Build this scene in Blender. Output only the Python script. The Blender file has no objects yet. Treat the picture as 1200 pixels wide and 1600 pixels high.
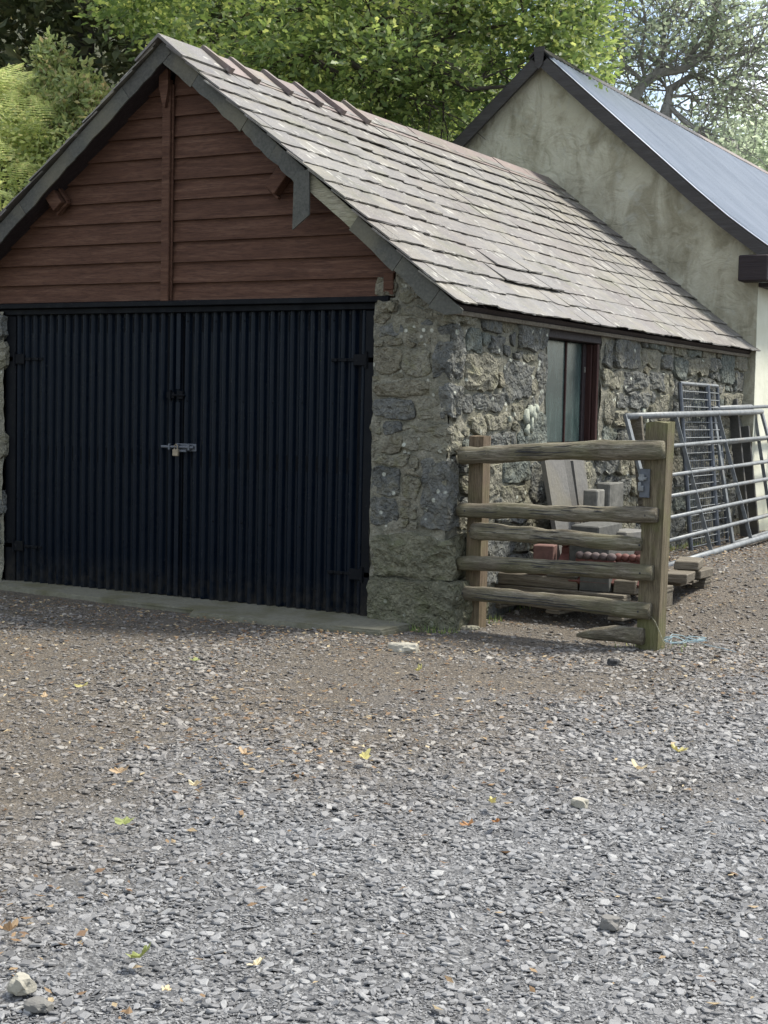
import bpy, bmesh, math, random
import numpy as np
from mathutils import Vector, Matrix, noise
random.seed(7); rng = np.random.default_rng(11)
S = bpy.context.scene; COL = S.collection
PI = math.pi; R = math.radians

# ------------------------------------------------------------ camera, sky, sun, exposure
CAM = Vector((4.026, -7.873, 1.298))
RT = Vector((0.86977, 0.49299, 0.02171)); UP = Vector((-0.05237, 0.04848, 0.99745)); FW = Vector((-0.49068, 0.86869, -0.06798))
cd = bpy.data.cameras.new('camera'); cam = bpy.data.objects.new('camera', cd); COL.objects.link(cam)
cam.matrix_world = Matrix(((RT.x, UP.x, -FW.x, CAM.x), (RT.y, UP.y, -FW.y, CAM.y), (RT.z, UP.z, -FW.z, CAM.z), (0, 0, 0, 1)))
cd.sensor_fit = 'VERTICAL'; cd.sensor_height = 36; cd.lens = 2337.8 / 1600 * 36; cd.clip_start = 0.05; cd.clip_end = 3000
S.camera = cam
SUN_EL, SUN_AZ = R(58), R(42)            # azimuth measured from +Y towards +X : high, behind the buildings and to the right
sd = bpy.data.lights.new('sun', 'SUN'); sd.energy = 3.1; sd.angle = R(10); sd.color = (1, 0.95, 0.86)
sun = bpy.data.objects.new('sun', sd); COL.objects.link(sun)
sdir = Vector((math.sin(SUN_AZ) * math.cos(SUN_EL), math.cos(SUN_AZ) * math.cos(SUN_EL), math.sin(SUN_EL)))
sun.rotation_euler = sdir.to_track_quat('Z', 'Y').to_euler(); sun.location = (0, 0, 30)
W = bpy.data.worlds.new('World'); S.world = W; W.use_nodes = True
nt = W.node_tree; nt.nodes.clear()
def wn(t, **k):
    n = nt.nodes.new(t)
    for a, b in k.items(): setattr(n, a, b)
    return n
sky = wn('ShaderNodeTexSky', sky_type='NISHITA', sun_disc=False, sun_elevation=SUN_EL, sun_rotation=SUN_AZ, air_density=1.0, dust_density=1.3, ozone_density=1.0)
tc = wn('ShaderNodeTexCoord'); mp = wn('ShaderNodeMapping'); mp.inputs['Scale'].default_value = (1, 1, 2.4); mp.inputs['Location'].default_value = (.6, .3, .9)
cn = wn('ShaderNodeTexNoise'); cn.inputs['Scale'].default_value = 2.1; cn.inputs['Detail'].default_value = 7; cn.inputs['Roughness'].default_value = .55
cr = wn('ShaderNodeValToRGB'); cr.color_ramp.elements[0].position = .45; cr.color_ramp.elements[1].position = .66
mx = wn('ShaderNodeMix', data_type='RGBA'); mx.inputs[7].default_value = (10.2, 10.3, 10.4, 1)
bg = wn('ShaderNodeBackground'); bg.inputs['Strength'].default_value = .10; wo = wn('ShaderNodeOutputWorld')
L_ = nt.links.new
L_(tc.outputs['Generated'], mp.inputs['Vector']); L_(mp.outputs[0], cn.inputs['Vector']); L_(cn.outputs['Fac'], cr.inputs[0])
L_(cr.outputs[0], mx.inputs[0]); L_(sky.outputs[0], mx.inputs[6]); L_(mx.outputs[2], bg.inputs[0]); L_(bg.outputs[0], wo.inputs[0])
S.view_settings.view_transform = 'Standard'; S.view_settings.look = 'None'; S.view_settings.gamma = 1
S.view_settings.use_curve_mapping = False; S.view_settings.exposure = 1.17
S.render.engine = 'CYCLES'
S.cycles.max_bounces = 8; S.cycles.transparent_max_bounces = 8

# ------------------------------------------------------------ materials
class NT:
    def __init__(s, name):
        s.m = bpy.data.materials.new(name); s.m.use_nodes = True; s.t = s.m.node_tree; s.t.nodes.clear()
        s.out = s.t.nodes.new('ShaderNodeOutputMaterial'); s.b = s.t.nodes.new('ShaderNodeBsdfPrincipled')
        s.t.links.new(s.b.outputs[0], s.out.inputs[0])
        s.tc = s.t.nodes.new('ShaderNodeTexCoord'); s.oi = s.t.nodes.new('ShaderNodeObjectInfo'); s.geo = s.t.nodes.new('ShaderNodeNewGeometry')
        r = s.math('ADD', s.oi.outputs['Random'], s.geo.outputs['Random Per Island']); s.rnd = s.math('FRACT', r)
        s.vec = s.tc.outputs['Object']
    def n(s, t, **k):
        n = s.t.nodes.new(t)
        for a, b in k.items(): setattr(n, a, b)
        return n
    def link(s, v, sock):
        if isinstance(v, (int, float)): sock.default_value = v
        elif isinstance(v, tuple): sock.default_value = v if len(v) == 4 or len(sock.default_value) == 3 else (*v, 1)
        else: s.t.links.new(v, sock)
    def math(s, op, a, b=0.0, clamp=False):
        n = s.n('ShaderNodeMath', operation=op, use_clamp=clamp); s.link(a, n.inputs[0]); s.link(b, n.inputs[1]); return n.outputs[0]
    def off(s):     # object coordinates shifted by a random amount for each object
        cmb = s.n('ShaderNodeVectorMath', operation='MULTIPLY_ADD'); cmb.inputs[1].default_value = (1, 1, 1)
        s.link(s.tc.outputs['Object'], cmb.inputs[0])
        c = s.n('ShaderNodeCombineXYZ')
        for i, k in enumerate((97., 53., 31.)): s.link(s.math('MULTIPLY', s.oi.outputs['Random'], k), c.inputs[i])
        s.link(c.outputs[0], cmb.inputs[2]); s.vec = cmb.outputs[0]; return s
    def scaled(s, sc):
        m = s.n('ShaderNodeMapping'); m.inputs['Scale'].default_value = sc; s.link(s.vec, m.inputs[0]); return m.outputs[0]
    def noise(s, scale, detail=5, rough=.55, vec=None, dist=0):
        n = s.n('ShaderNodeTexNoise'); n.inputs['Scale'].default_value = scale; n.inputs['Detail'].default_value = detail
        n.inputs['Roughness'].default_value = rough; n.inputs['Distortion'].default_value = dist; s.link(vec or s.vec, n.inputs['Vector']); return n.outputs['Fac']
    def vor(s, scale, feature='F1', vec=None, out='Distance'):
        n = s.n('ShaderNodeTexVoronoi', feature=feature); n.inputs['Scale'].default_value = scale; s.link(vec or s.vec, n.inputs['Vector']); return n.outputs[out]
    def ramp(s, f, stops, interp='LINEAR'):
        n = s.n('ShaderNodeValToRGB'); e = n.color_ramp.elements; n.color_ramp.interpolation = interp
        while len(e) < len(stops): e.new(.5)
        for k, (p, c) in zip(e, stops): k.position = p; k.color = (*c, 1) if isinstance(c, tuple) else (c, c, c, 1)
        s.link(f, n.inputs[0]); return n.outputs[0]
    def mix(s, f, a, b, blend='MIX'):
        n = s.n('ShaderNodeMix', data_type='RGBA', blend_type=blend); s.link(f, n.inputs[0]); s.link(a, n.inputs[6]); s.link(b, n.inputs[7]); return n.outputs[2]
    def bump(s, h, strength=.5, dist=.01, prev=None):
        n = s.n('ShaderNodeBump'); n.inputs['Strength'].default_value = strength; n.inputs['Distance'].default_value = dist
        s.link(h, n.inputs['Height'])
        if prev: s.link(prev, n.inputs['Normal'])
        return n.outputs[0]
    def set(s, color=None, rough=None, normal=None, metal=None, spec=None):
        if color is not None: s.link(color, s.b.inputs['Base Color'])
        if rough is not None: s.link(rough, s.b.inputs['Roughness'])
        if normal is not None: s.link(normal, s.b.inputs['Normal'])
        if metal is not None: s.link(metal, s.b.inputs['Metallic'])
        if spec is not None: s.link(spec, s.b.inputs['Specular IOR Level'])
        return s.m

def m_stone(name, dark, mid, light, lichen=.0, warm=(.22, .19, .12)):
    t = NT(name); t.off()
    big = t.noise(5, 6, .6); fine = t.noise(38, 6, .7); patch = t.noise(11, 4, .6, dist=.6)
    c = t.ramp(fine, [(.30, dark), (.5, mid), (.72, light)])
    c = t.mix(t.ramp(patch, [(.48, 0.), (.66, .75)]), c, warm)
    c = t.mix(t.math('MULTIPLY', t.ramp(t.rnd, [(0, 0.), (1, 1.)]), .45), c, t.mix(.5, c, light), 'MIX')
    c = t.mix(t.ramp(big, [(.3, .55), (.6, 0.)]), c, dark)
    if lichen:
        l = t.vor(13, 'SMOOTH_F1', vec=t.vec); lm = t.math('MULTIPLY', t.ramp(l, [(.13, 1.), (.2, 0.)]), t.ramp(t.noise(3.3, 2), [(.5, 0.), (.56, lichen)]))
        c = t.mix(lm, c, (.55, .57, .48))
    crack = t.vor(9, 'DISTANCE_TO_EDGE')
    h = t.math('ADD', t.math('MULTIPLY', fine, .6), t.math('ADD', t.math('MULTIPLY', big, 1.6), t.math('MULTIPLY', t.noise(14, 5, .6, dist=1.), 1.3)))
    wv = t.n('ShaderNodeVectorMath', operation='MULTIPLY_ADD'); nv = t.n('ShaderNodeTexNoise'); nv.inputs['Scale'].default_value = 14; nv.inputs['Detail'].default_value = 4; t.link(t.vec, nv.inputs['Vector'])
    t.link(nv.outputs['Color'], wv.inputs[0]); wv.inputs[1].default_value = (.09, .09, .09); t.link(t.vec, wv.inputs[2]); fac = t.vor(17, 'F1', vec=wv.outputs[0]); fac2 = t.vor(44, 'F1', vec=wv.outputs[0])
    h = t.math('ADD', h, t.math('ADD', t.math('MULTIPLY', fac, .9), t.math('MULTIPLY', fac2, .5)))
    h = t.math('ADD', h, t.math('MULTIPLY', t.ramp(crack, [(0, 0.), (.05, 1.)]), .12))
    c = t.mix(t.math('MULTIPLY', t.ramp(fac, [(.35, 0.), (.75, 1.)]), .18), c, dark)
    return t.set(c, .88, t.bump(h, 1., .03), spec=.3)
M = {}
M['stone_dark'] = m_stone('stone_dark', (.05, .053, .05), (.135, .14, .128), (.26, .26, .232), .8, (.17, .16, .11))
M['stone_green'] = m_stone('stone_green', (.065, .076, .068), (.14, .158, .138), (.25, .265, .225), .3, (.16, .16, .11))
M['stone_tan'] = m_stone('stone_tan', (.105, .10, .077), (.215, .205, .155), (.33, .315, .24), .8, (.17, .165, .09))
M['stone_brown'] = m_stone('stone_brown', (.09, .083, .062), (.20, .185, .135), (.31, .29, .215), .2, (.13, .12, .07))
M['stone_moss'] = m_stone('stone_moss', (.06, .06, .042), (.155, .152, .10), (.29, .28, .20), .3, (.10, .11, .05))

def m_mortar():
    t = NT('mortar'); g = t.noise(60, 5, .75); b = t.noise(4, 5, .6); p = t.noise(15, 5, .65, dist=.5)
    c = t.ramp(g, [(.28, (.115, .108, .082)), (.5, (.24, .228, .178)), (.74, (.37, .353, .28))])
    c = t.mix(t.ramp(p, [(.45, 0.), (.62, .8)]), c, (.13, .13, .105))
    c = t.mix(t.ramp(b, [(.46, 0.), (.66, .45)]), c, (.15, .15, .10))
    l = t.math('MULTIPLY', t.ramp(t.vor(21), [(.2, 1.), (.3, 0.)]), t.ramp(t.noise(4.3, 2), [(.55, 0.), (.6, .9)]))
    c = t.mix(l, c, (.55, .56, .48))
    h = t.math('ADD', t.math('MULTIPLY', g, .35), t.math('ADD', t.math('MULTIPLY', p, 1.3), t.noise(30, 5, .7)))
    return t.set(c, .95, t.bump(h, .9, .02), spec=.2)
M['mortar'] = m_mortar()

def m_slate(name, a, b, c_, lich=.8, rough=.52):
    t = NT(name); t.off()
    lay = t.noise(3, 6, .6, vec=t.scaled((2.2, 9, 9))); fine = t.noise(55, 4, .7)
    col = t.ramp(t.rnd, [(0, a), (.45, b), (.9, c_), (1, (c_[0] * 1.1, c_[1] * 1.08, c_[2]))])
    col = t.mix(t.ramp(lay, [(.35, .5), (.6, 0.)]), col, (a[0] * .6, a[1] * .6, a[2] * .6))
    col = t.mix(t.math('MULTIPLY', fine, .35), col, (.34, .32, .28))
    yel = t.noise(2.2, 3, .5); col = t.mix(t.ramp(yel, [(.5, 0.), (.66, .4)]), col, (.19, .17, .11))
    if lich:
        wp = t.geo.outputs['Position']; pn = t.noise(.9, 5, .6, vec=wp); mn = t.noise(1.7, 6, .7, vec=wp, dist=.6); st = t.noise(3.2, 5, .65, vec=wp)
        col = t.mix(t.ramp(pn, [(.44, 0.), (.60, .5)]), col, (.105, .084, .074)); col = t.mix(t.ramp(mn, [(.52, 0.), (.66, .6)]), col, (.115, .115, .068)); col = t.mix(t.ramp(st, [(.5, 0.), (.7, .5)]), col, (.06, .055, .05))
        v = t.vor(15, 'F1', vec=t.scaled((1, .55, 1))); l = t.math('MULTIPLY', t.ramp(v, [(.2, 1.), (.3, 0.)]), t.ramp(t.noise(4.5, 3, .6), [(.46, 0.), (.60, lich * .85)]))
        col = t.mix(l, col, (.42, .41, .36))
        v2 = t.vor(60, 'F1'); l2 = t.math('MULTIPLY', t.ramp(v2, [(.15, 1.), (.25, 0.)]), t.ramp(t.noise(7, 3, .6), [(.45, 0.), (.55, lich * .9)]))
        col = t.mix(l2, col, (.38, .37, .32))
    h = t.math('ADD', lay, t.math('MULTIPLY', fine, .4))
    return t.set(col, t.ramp(lay, [(.3, rough - .08), (.7, rough + .15)]), t.bump(h, .55, .008), spec=.2 if not lich else .5)
M['slate'] = m_slate('roof_slate', (.092, .086, .083), (.115, .109, .100), (.148, .139, .124))
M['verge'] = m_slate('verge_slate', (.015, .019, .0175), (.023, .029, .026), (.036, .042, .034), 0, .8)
M['ridge'] = m_slate('ridge_tile', (.11, .065, .06), (.15, .098, .09), (.19, .14, .13), .3, .6)
M['slab'] = m_slate('slate_slab', (.11, .108, .103), (.13, .13, .122), (.16, .155, .148), 0, .8)
M['slabdark'] = m_slate('slab_dark', (.05, .05, .05), (.06, .06, .058), (.08, .08, .075), 0, .75)

def m_wood(name, a, b, c_, stretch=(1, 14, 14), moss=0., rough=.75, grain=5., bump=.5, dark=(.03, .02, .015)):
    t = NT(name); t.off(); v = t.scaled(stretch)
    g = t.noise(grain, 7, .62, vec=v, dist=.6); f = t.noise(grain * 5, 4, .7, vec=v)
    c = t.ramp(g, [(.28, a), (.5, b), (.74, c_)])
    c = t.mix(t.math('MULTIPLY', t.ramp(f, [(.42, 1.), (.52, 0.)]), .5), c, dark)
    c = t.mix(t.math('MULTIPLY', t.rnd, .25), c, a)
    blot = t.noise(6, 4, .6); c = t.mix(t.ramp(blot, [(.5, 0.), (.75, .5)]), c, b)
    if moss:
        c = t.mix(t.ramp(t.noise(3.5, 5, .65), [(.42, 0.), (.62, moss)]), c, (.12, .135, .045))
    return t.set(c, rough, t.bump(t.math('ADD', g, t.math('MULTIPLY', f, .5)), bump, .012), spec=.2)
M['clad'] = m_wood('stained_board', (.050, .023, .0135), (.084, .041, .025), (.138, .077, .050), rough=.75, grain=2.4, bump=.4, dark=(.026, .011, .008))
M['rail'] = m_wood('weathered_rail', (.06, .05, .036), (.165, .145, .105), (.38, .35, .28), moss=.25, grain=3.6, bump=1.)
M['post'] = m_wood('green_post', (.075, .06, .034), (.13, .108, .068), (.22, .185, .125), (14, 14, 1), moss=.5, grain=3, bump=.6)
M['postb'] = m_wood('brown_post', (.085, .062, .04), (.15, .112, .075), (.24, .19, .135), (14, 14, 1), moss=.25, grain=3, bump=.6)
M['pallet'] = m_wood('pallet_wood', (.08, .068, .05), (.16, .14, .105), (.26, .235, .19), grain=3)
M['cream'] = m_wood('cream_timber', (.2, .19, .13), (.32, .30, .22), (.42, .40, .31), grain=3, moss=.3)
M['redframe'] = m_wood('red_frame', (.03, .013, .012), (.05, .022, .019), (.09, .045, .038), (14, 14, 1), grain=3, rough=.6)
M['darkframe'] = m_wood('dark_timber', (.018, .014, .016), (.028, .022, .024), (.05, .04, .042), grain=3, rough=.6)
M['barge'] = m_wood('cottage_barge', (.035, .033, .032), (.055, .052, .05), (.085, .08, .076), grain=3, rough=.55)

def m_black(name='black_paint', base=(.0016, .0050, .0110), rough=.30):
    t = NT(name); n = t.noise(7, 5, .6); s = t.noise(3, 5, .7, vec=t.scaled((18, 18, .8)))
    c = t.mix(t.ramp(s, [(.55, 0.), (.8, .4)]), base, (.004, .005, .006))
    c = t.mix(t.math('MULTIPLY', t.ramp(t.noise(70, 2), [(.68, 0.), (.72, 1.)]), .3), c, (.08, .075, .07))
    p = t.n('ShaderNodeSeparateXYZ'); t.link(t.tc.outputs['Object'], p.inputs[0]); foot = t.math('SUBTRACT', .28, p.outputs[2])
    dirt = t.math('MULTIPLY', t.math('MULTIPLY', foot, 2.2, clamp=True), t.ramp(t.noise(16, 5, .7), [(.38, 0.), (.62, 1.)])); c = t.mix(dirt, c, (.04, .035, .027))
    sc = t.noise(2.3, 4, .6, vec=t.scaled((3, 3, .25))); c = t.mix(t.ramp(sc, [(.56, 0.), (.72, .5)]), c, (.005, .008, .011))
    return t.set(c, t.ramp(n, [(.3, rough - .08), (.7, rough + .14)]), t.bump(t.noise(5, 4, .6), .3, .01), spec=.15)
M['black'] = m_black(); M['blackmatt'] = m_black('black_timber', (.0016, .0024, .004), .6)

def m_render():
    t = NT('render_wall'); b = t.noise(1.1, 6, .62, vec=t.scaled((1, 1, .45)), dist=.8); m = t.noise(2.9, 6, .65, vec=t.scaled((1.3, 1, .6)), dist=.7); f = t.noise(45, 5, .7)
    c = t.ramp(b, [(.3, (.30, .28, .20)), (.48, (.43, .41, .31)), (.68, (.54, .52, .415))])
    c = t.mix(t.ramp(m, [(.46, 0.), (.62, .7)]), c, (.20, .18, .115))
    c = t.mix(t.ramp(t.noise(5.5, 4, .6, dist=1.2), [(.56, 0.), (.68, .5)]), c, (.40, .40, .34))
    c = t.mix(t.math('MULTIPLY', f, .22), c, (.16, .15, .11))
    w = t.noise(4.5, 4, .5, dist=1.8); h = t.math('ADD', t.math('MULTIPLY', w, 1.6), t.math('MULTIPLY', f, .35))
    return t.set(c, .92, t.bump(h, .8, .03), spec=.2)
M['render'] = m_render()
def m_lime():
    t = NT('cream_limewash'); b = t.noise(2, 6, .6); c = t.ramp(b, [(.3, (.50, .50, .38)), (.7, (.66, .66, .55))])
    return t.set(c, .9, t.bump(t.noise(20, 5, .7), .5, .01))
M['lime'] = m_lime()
def m_metalroof():
    t = NT('painted_metal_roof'); b = t.noise(1.4, 5, .6, vec=t.scaled((.6, 2.5, 1))); f = t.noise(30, 4, .7)
    c = t.ramp(b, [(.3, (.31, .34, .38)), (.7, (.42, .45, .485))]); c = t.mix(t.math('MULTIPLY', t.ramp(f, [(.6, 0.), (.7, 1.)]), .3), c, (.18, .17, .15))
    return t.set(c, t.ramp(b, [(.3, .36), (.7, .5)]), t.bump(f, .1, .003), metal=.15, spec=.6)
M['metalroof'] = m_metalroof()
def m_galv():
    t = NT('galvanised_steel'); t.off(); b = t.noise(18, 4, .6); r = t.noise(5, 5, .6)
    c = t.ramp(b, [(.3, (.12, .13, .133)), (.7, (.22, .232, .235))]); c = t.mix(t.ramp(r, [(.6, 0.), (.72, .55)]), c, (.19, .155, .115))
    return t.set(c, .55, metal=.3, spec=.4)
M['galv'] = m_galv()
def m_plain(name, c, rough=.6, metal=0., var=.3, bump=.2, sc=25):
    t = NT(name); t.off(); n = t.noise(sc, 5, .65); d = tuple(x * (1 - var) for x in c); l = tuple(min(1, x * (1 + var)) for x in c)
    return t.set(t.mix(t.math('MULTIPLY', t.rnd, .4), t.ramp(n, [(.3, d), (.7, l)]), d), rough, t.bump(n, bump, .006), metal=metal)
M['galvdark'] = m_plain('grey_steel', (.10, .11, .125), .5, .4)
M['terracotta'] = m_plain('terracotta', (.11, .038, .028), .75)
M['terrapale'] = m_plain('terracotta_pale', (.15, .08, .065), .85)
M['beadgrey'] = m_plain('weathered_bead', (.10, .075, .07), .85)
M['block'] = m_plain('concrete_block', (.13, .127, .11), .95, var=.45, bump=1., sc=14)
M['blockdark'] = m_plain('grey_block', (.075, .075, .066), .95, bump=.8)
M['brick'] = m_plain('red_brick', (.10, .042, .034), .9)
M['brass'] = m_plain('brass', (.25, .21, .15), .5, .4)
M['twine'] = m_plain('blue_twine', (.30, .40, .42), .8)
M['boulder'] = m_plain('pale_boulder', (.34, .32, .26), .9, bump=.9)
M['lichen'] = m_plain('pale_lichen', (.30, .32, .26), .95, bump=.8, sc=60)
M['lead'] = m_plain('black_stone', (.03, .03, .03), .8)
M['concrete'] = None
def m_concrete():
    t = NT('concrete_sill'); n = t.noise(30, 6, .7); b = t.noise(3, 5, .6)
    c = t.ramp(n, [(.3, (.125, .12, .09)), (.7, (.20, .195, .15))]); c = t.mix(t.ramp(b, [(.45, 0.), (.62, .7)]), c, (.10, .095, .05))
    return t.set(c, .92, t.bump(n, .6, .01), spec=.25)
M['concrete'] = m_concrete()
def m_pane():
    t = NT('dusty_window_board'); b = t.noise(9, 5, .6, vec=t.scaled((1, 2, .6)))
    c = t.ramp(b, [(.3, (.022, .038, .036)), (.55, (.042, .066, .062)), (.8, (.08, .11, .10))])
    return t.set(c, .22, t.bump(b, .15, .004), spec=.6)
M['pane'] = m_pane()

def m_leaf(name, cols, trans=.45, rough=.5, spec=.4):
    t = NT(name); c = t.ramp(t.rnd, cols); tn = t.noise(.9, 2)
    c = t.mix(t.ramp(tn, [(.35, .35), (.65, 0.)]), c, tuple(x * .55 for x in cols[0][1]))
    t.link(c, t.b.inputs['Base Color']); t.b.inputs['Roughness'].default_value = rough; t.b.inputs['Specular IOR Level'].default_value = spec
    tr = t.n('ShaderNodeBsdfTranslucent'); hs = t.n('ShaderNodeHueSaturation'); hs.inputs['Hue'].default_value = .485; hs.inputs['Saturation'].default_value = 1.1; hs.inputs['Value'].default_value = 1.7
    t.link(c, hs.inputs['Color']); t.link(hs.outputs[0], tr.inputs[0])
    ms = t.n('ShaderNodeMixShader'); ms.inputs[0].default_value = trans
    t.link(t.b.outputs[0], ms.inputs[1]); t.link(tr.outputs[0], ms.inputs[2]); t.link(ms.outputs[0], t.out.inputs[0])
    return t.m
M['oak_leaf'] = m_leaf('oak_leaf', [(0, (.075, .12, .04)), (.45, (.155, .225, .075)), (.8, (.26, .33, .11)), (1, (.42, .47, .17))])
M['ash_leaf'] = m_leaf('ash_leaf', [(0, (.21, .26, .18)), (.5, (.30, .36, .25)), (1, (.40, .45, .33))], .6)
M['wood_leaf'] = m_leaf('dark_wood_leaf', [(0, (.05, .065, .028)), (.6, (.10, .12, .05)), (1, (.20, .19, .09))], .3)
M['fern'] = m_leaf('bracken_frond', [(0, (.27, .33, .13)), (.6, (.40, .47, .21)), (.85, (.50, .54, .26)), (1, (.58, .55, .27))], .5)
M['gorse'] = m_leaf('gorse_sprig', [(0, (.22, .28, .12)), (.5, (.34, .41, .18)), (.8, (.44, .46, .20)), (1, (.46, .36, .21))], .4)
M['brownstem'] = m_plain('brown_stem', (.15, .10, .06), .9)
M['bark'] = m_plain('oak_bark', (.075, .062, .048), .95, bump=.8, sc=12)
M['ashbark'] = m_plain('ash_bark', (.27, .255, .23), .95, bump=.8, sc=9)
M['deadleaf'] = m_leaf('dead_leaf', [(0, (.13, .075, .04)), (.5, (.25, .165, .085)), (1, (.46, .38, .23))], .15, .7)
M['leaf_green'] = m_leaf('leaf_green', [(0, (.20, .23, .07)), (1, (.27, .30, .10))], .15, .6)
M['leaf_cream'] = m_leaf('leaf_cream', [(0, (.55, .46, .28)), (1, (.62, .54, .34))], .15, .6)
M['leaf_tan'] = m_leaf('leaf_tan', [(0, (.33, .23, .13)), (1, (.42, .31, .18))], .15, .6)
M['leaf_yellow'] = m_leaf('leaf_yellow', [(0, (.40, .37, .13)), (1, (.48, .43, .18))], .15, .6)
M['leaf_orange'] = m_leaf('leaf_orange', [(0, (.30, .15, .06)), (1, (.38, .21, .09))], .15, .6)

def brown_mask(t):      # earth and leaf litter by the garage, clean slate gravel on the drive
    p = t.n('ShaderNodeSeparateXYZ'); t.link(t.geo.outputs['Position'], p.inputs[0])
    k = t.math('ADD', t.math('MULTIPLY', p.outputs[1], .34), 3.0)
    d = t.math('SUBTRACT', k, p.outputs[0])
    nz = t.n('ShaderNodeTexNoise'); nz.inputs['Scale'].default_value = .9; nz.inputs['Detail'].default_value = 6; t.link(t.geo.outputs['Position'], nz.inputs['Vector'])
    d = t.math('ADD', d, t.math('MULTIPLY', t.math('SUBTRACT', nz.outputs['Fac'], .5), 4.5))
    return t.math('MULTIPLY', t.math('ADD', d, .6), .5, clamp=True)
def m_ground():
    t = NT('gravel_ground'); bm_ = brown_mask(t)
    f = t.noise(130, 5, .75); v = t.vor(95, 'F1', out='Color'); vd = t.vor(95); v2 = t.vor(260, 'F1', out='Color')
    sv = t.n('ShaderNodeSeparateColor'); t.link(v, sv.inputs[0]); sv2 = t.n('ShaderNodeSeparateColor'); t.link(v2, sv2.inputs[0])
    g = t.ramp(t.math('ADD', t.math('MULTIPLY', sv.outputs[0], .55), t.math('MULTIPLY', sv2.outputs[0], .45)), [(.15, (.045, .046, .048)), (.5, (.12, .122, .124)), (.85, (.25, .252, .25))])
    br = t.ramp(t.math('ADD', t.math('MULTIPLY', sv.outputs[1], .45), t.math('MULTIPLY', f, .55)), [(.22, (.045, .036, .027)), (.5, (.10, .083, .062)), (.8, (.20, .17, .13))])
    c = t.mix(bm_, g, br)
    big = t.noise(1.6, 4, .6); c = t.mix(t.ramp(big, [(.35, .35), (.6, 0.)]), c, (.07, .066, .058))
    pz = t.n('ShaderNodeSeparateXYZ'); t.link(t.geo.outputs['Position'], pz.inputs[0])
    hill = t.ramp(t.math('MULTIPLY', t.math('SUBTRACT', pz.outputs[2], .35), 1.5, clamp=True), [(0, 0.), (1, 1.)])
    c = t.mix(hill, c, t.ramp(t.noise(3, 6, .7), [(.3, (.02, .025, .012)), (.7, (.07, .075, .03))]))
    h = t.math('ADD', t.math('MULTIPLY', vd, 1.), t.math('MULTIPLY', f, .6))
    return t.set(c, .8, t.bump(h, .8, .012), spec=.35)
M['ground'] = m_ground()
def m_chip():
    t = NT('slate_chips'); bm_ = brown_mask(t); f = t.noise(80, 4, .7)
    g = t.ramp(t.rnd, [(0, (.075, .076, .077)), (.35, (.155, .155, .154)), (.85, (.235, .236, .235)), (1, (.31, .31, .30))])
    b = t.ramp(t.rnd, [(0, (.055, .046, .037)), (.5, (.13, .112, .09)), (.85, (.20, .178, .148)), (1, (.31, .28, .23))])
    c = t.mix(t.math('MULTIPLY', bm_, .8), g, b); c = t.mix(t.math('MULTIPLY', f, .25), c, (.08, .08, .08))
    return t.set(c, .58, t.bump(f, .3, .003), spec=.55)
M['chips'] = m_chip()

# ------------------------------------------------------------ mesh helpers
def link(name, me, mat=None, parent=None, loc=None, smooth=False):
    o = bpy.data.objects.new(name, me); COL.objects.link(o)
    if mat: 
        if not me.materials: me.materials.append(M[mat] if isinstance(mat, str) else mat)
    if parent: o.parent = parent
    if loc: o.location = loc
    if smooth: me.polygons.foreach_set('use_smooth', [True] * len(me.polygons))
    return o
def pyd(name, v, f, mat=None, parent=None, smooth=False, loc=None):
    me = bpy.data.meshes.new(name); me.from_pydata([tuple(map(float, p)) for p in v], [], f); me.update()
    return link(name, me, mat, parent, loc, smooth)
def npmesh(name, V, F, mat=None, parent=None):     # V (n,3), F (m,k) all faces of k corners
    me = bpy.data.meshes.new(name); n, (m, k) = len(V), F.shape
    me.vertices.add(n); me.vertices.foreach_set('co', V.astype(np.float32).ravel())
    me.loops.add(m * k); me.loops.foreach_set('vertex_index', F.astype(np.int32).ravel())
    me.polygons.add(m); me.polygons.foreach_set('loop_start', np.arange(0, m * k, k, dtype=np.int32))
    me.update(calc_edges=True); me.shade_flat(); return link(name, me, mat, parent)
def thing(name, label, cat, loc=(0, 0, 0), rz=0, group=None):
    o = bpy.data.objects.new(name, None); COL.objects.link(o); o.location = loc; o.rotation_euler = (0, 0, rz); o.empty_display_size = .1
    return tag(o, label, cat, group)
def tag(o, label, cat, group=None):
    o['label'] = label; o['category'] = cat
    if group: o['group'] = group
    return o
def part(name, parent, loc=(0, 0, 0)):
    o = bpy.data.objects.new(name, None); COL.objects.link(o); o.parent = parent; o.location = loc; o.empty_display_size = .1; return o
def nz(p, s=1., seed=0.): return noise.noise(Vector((p[0] * s + seed, p[1] * s - seed * .7, p[2] * s + seed * 1.3)))
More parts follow.
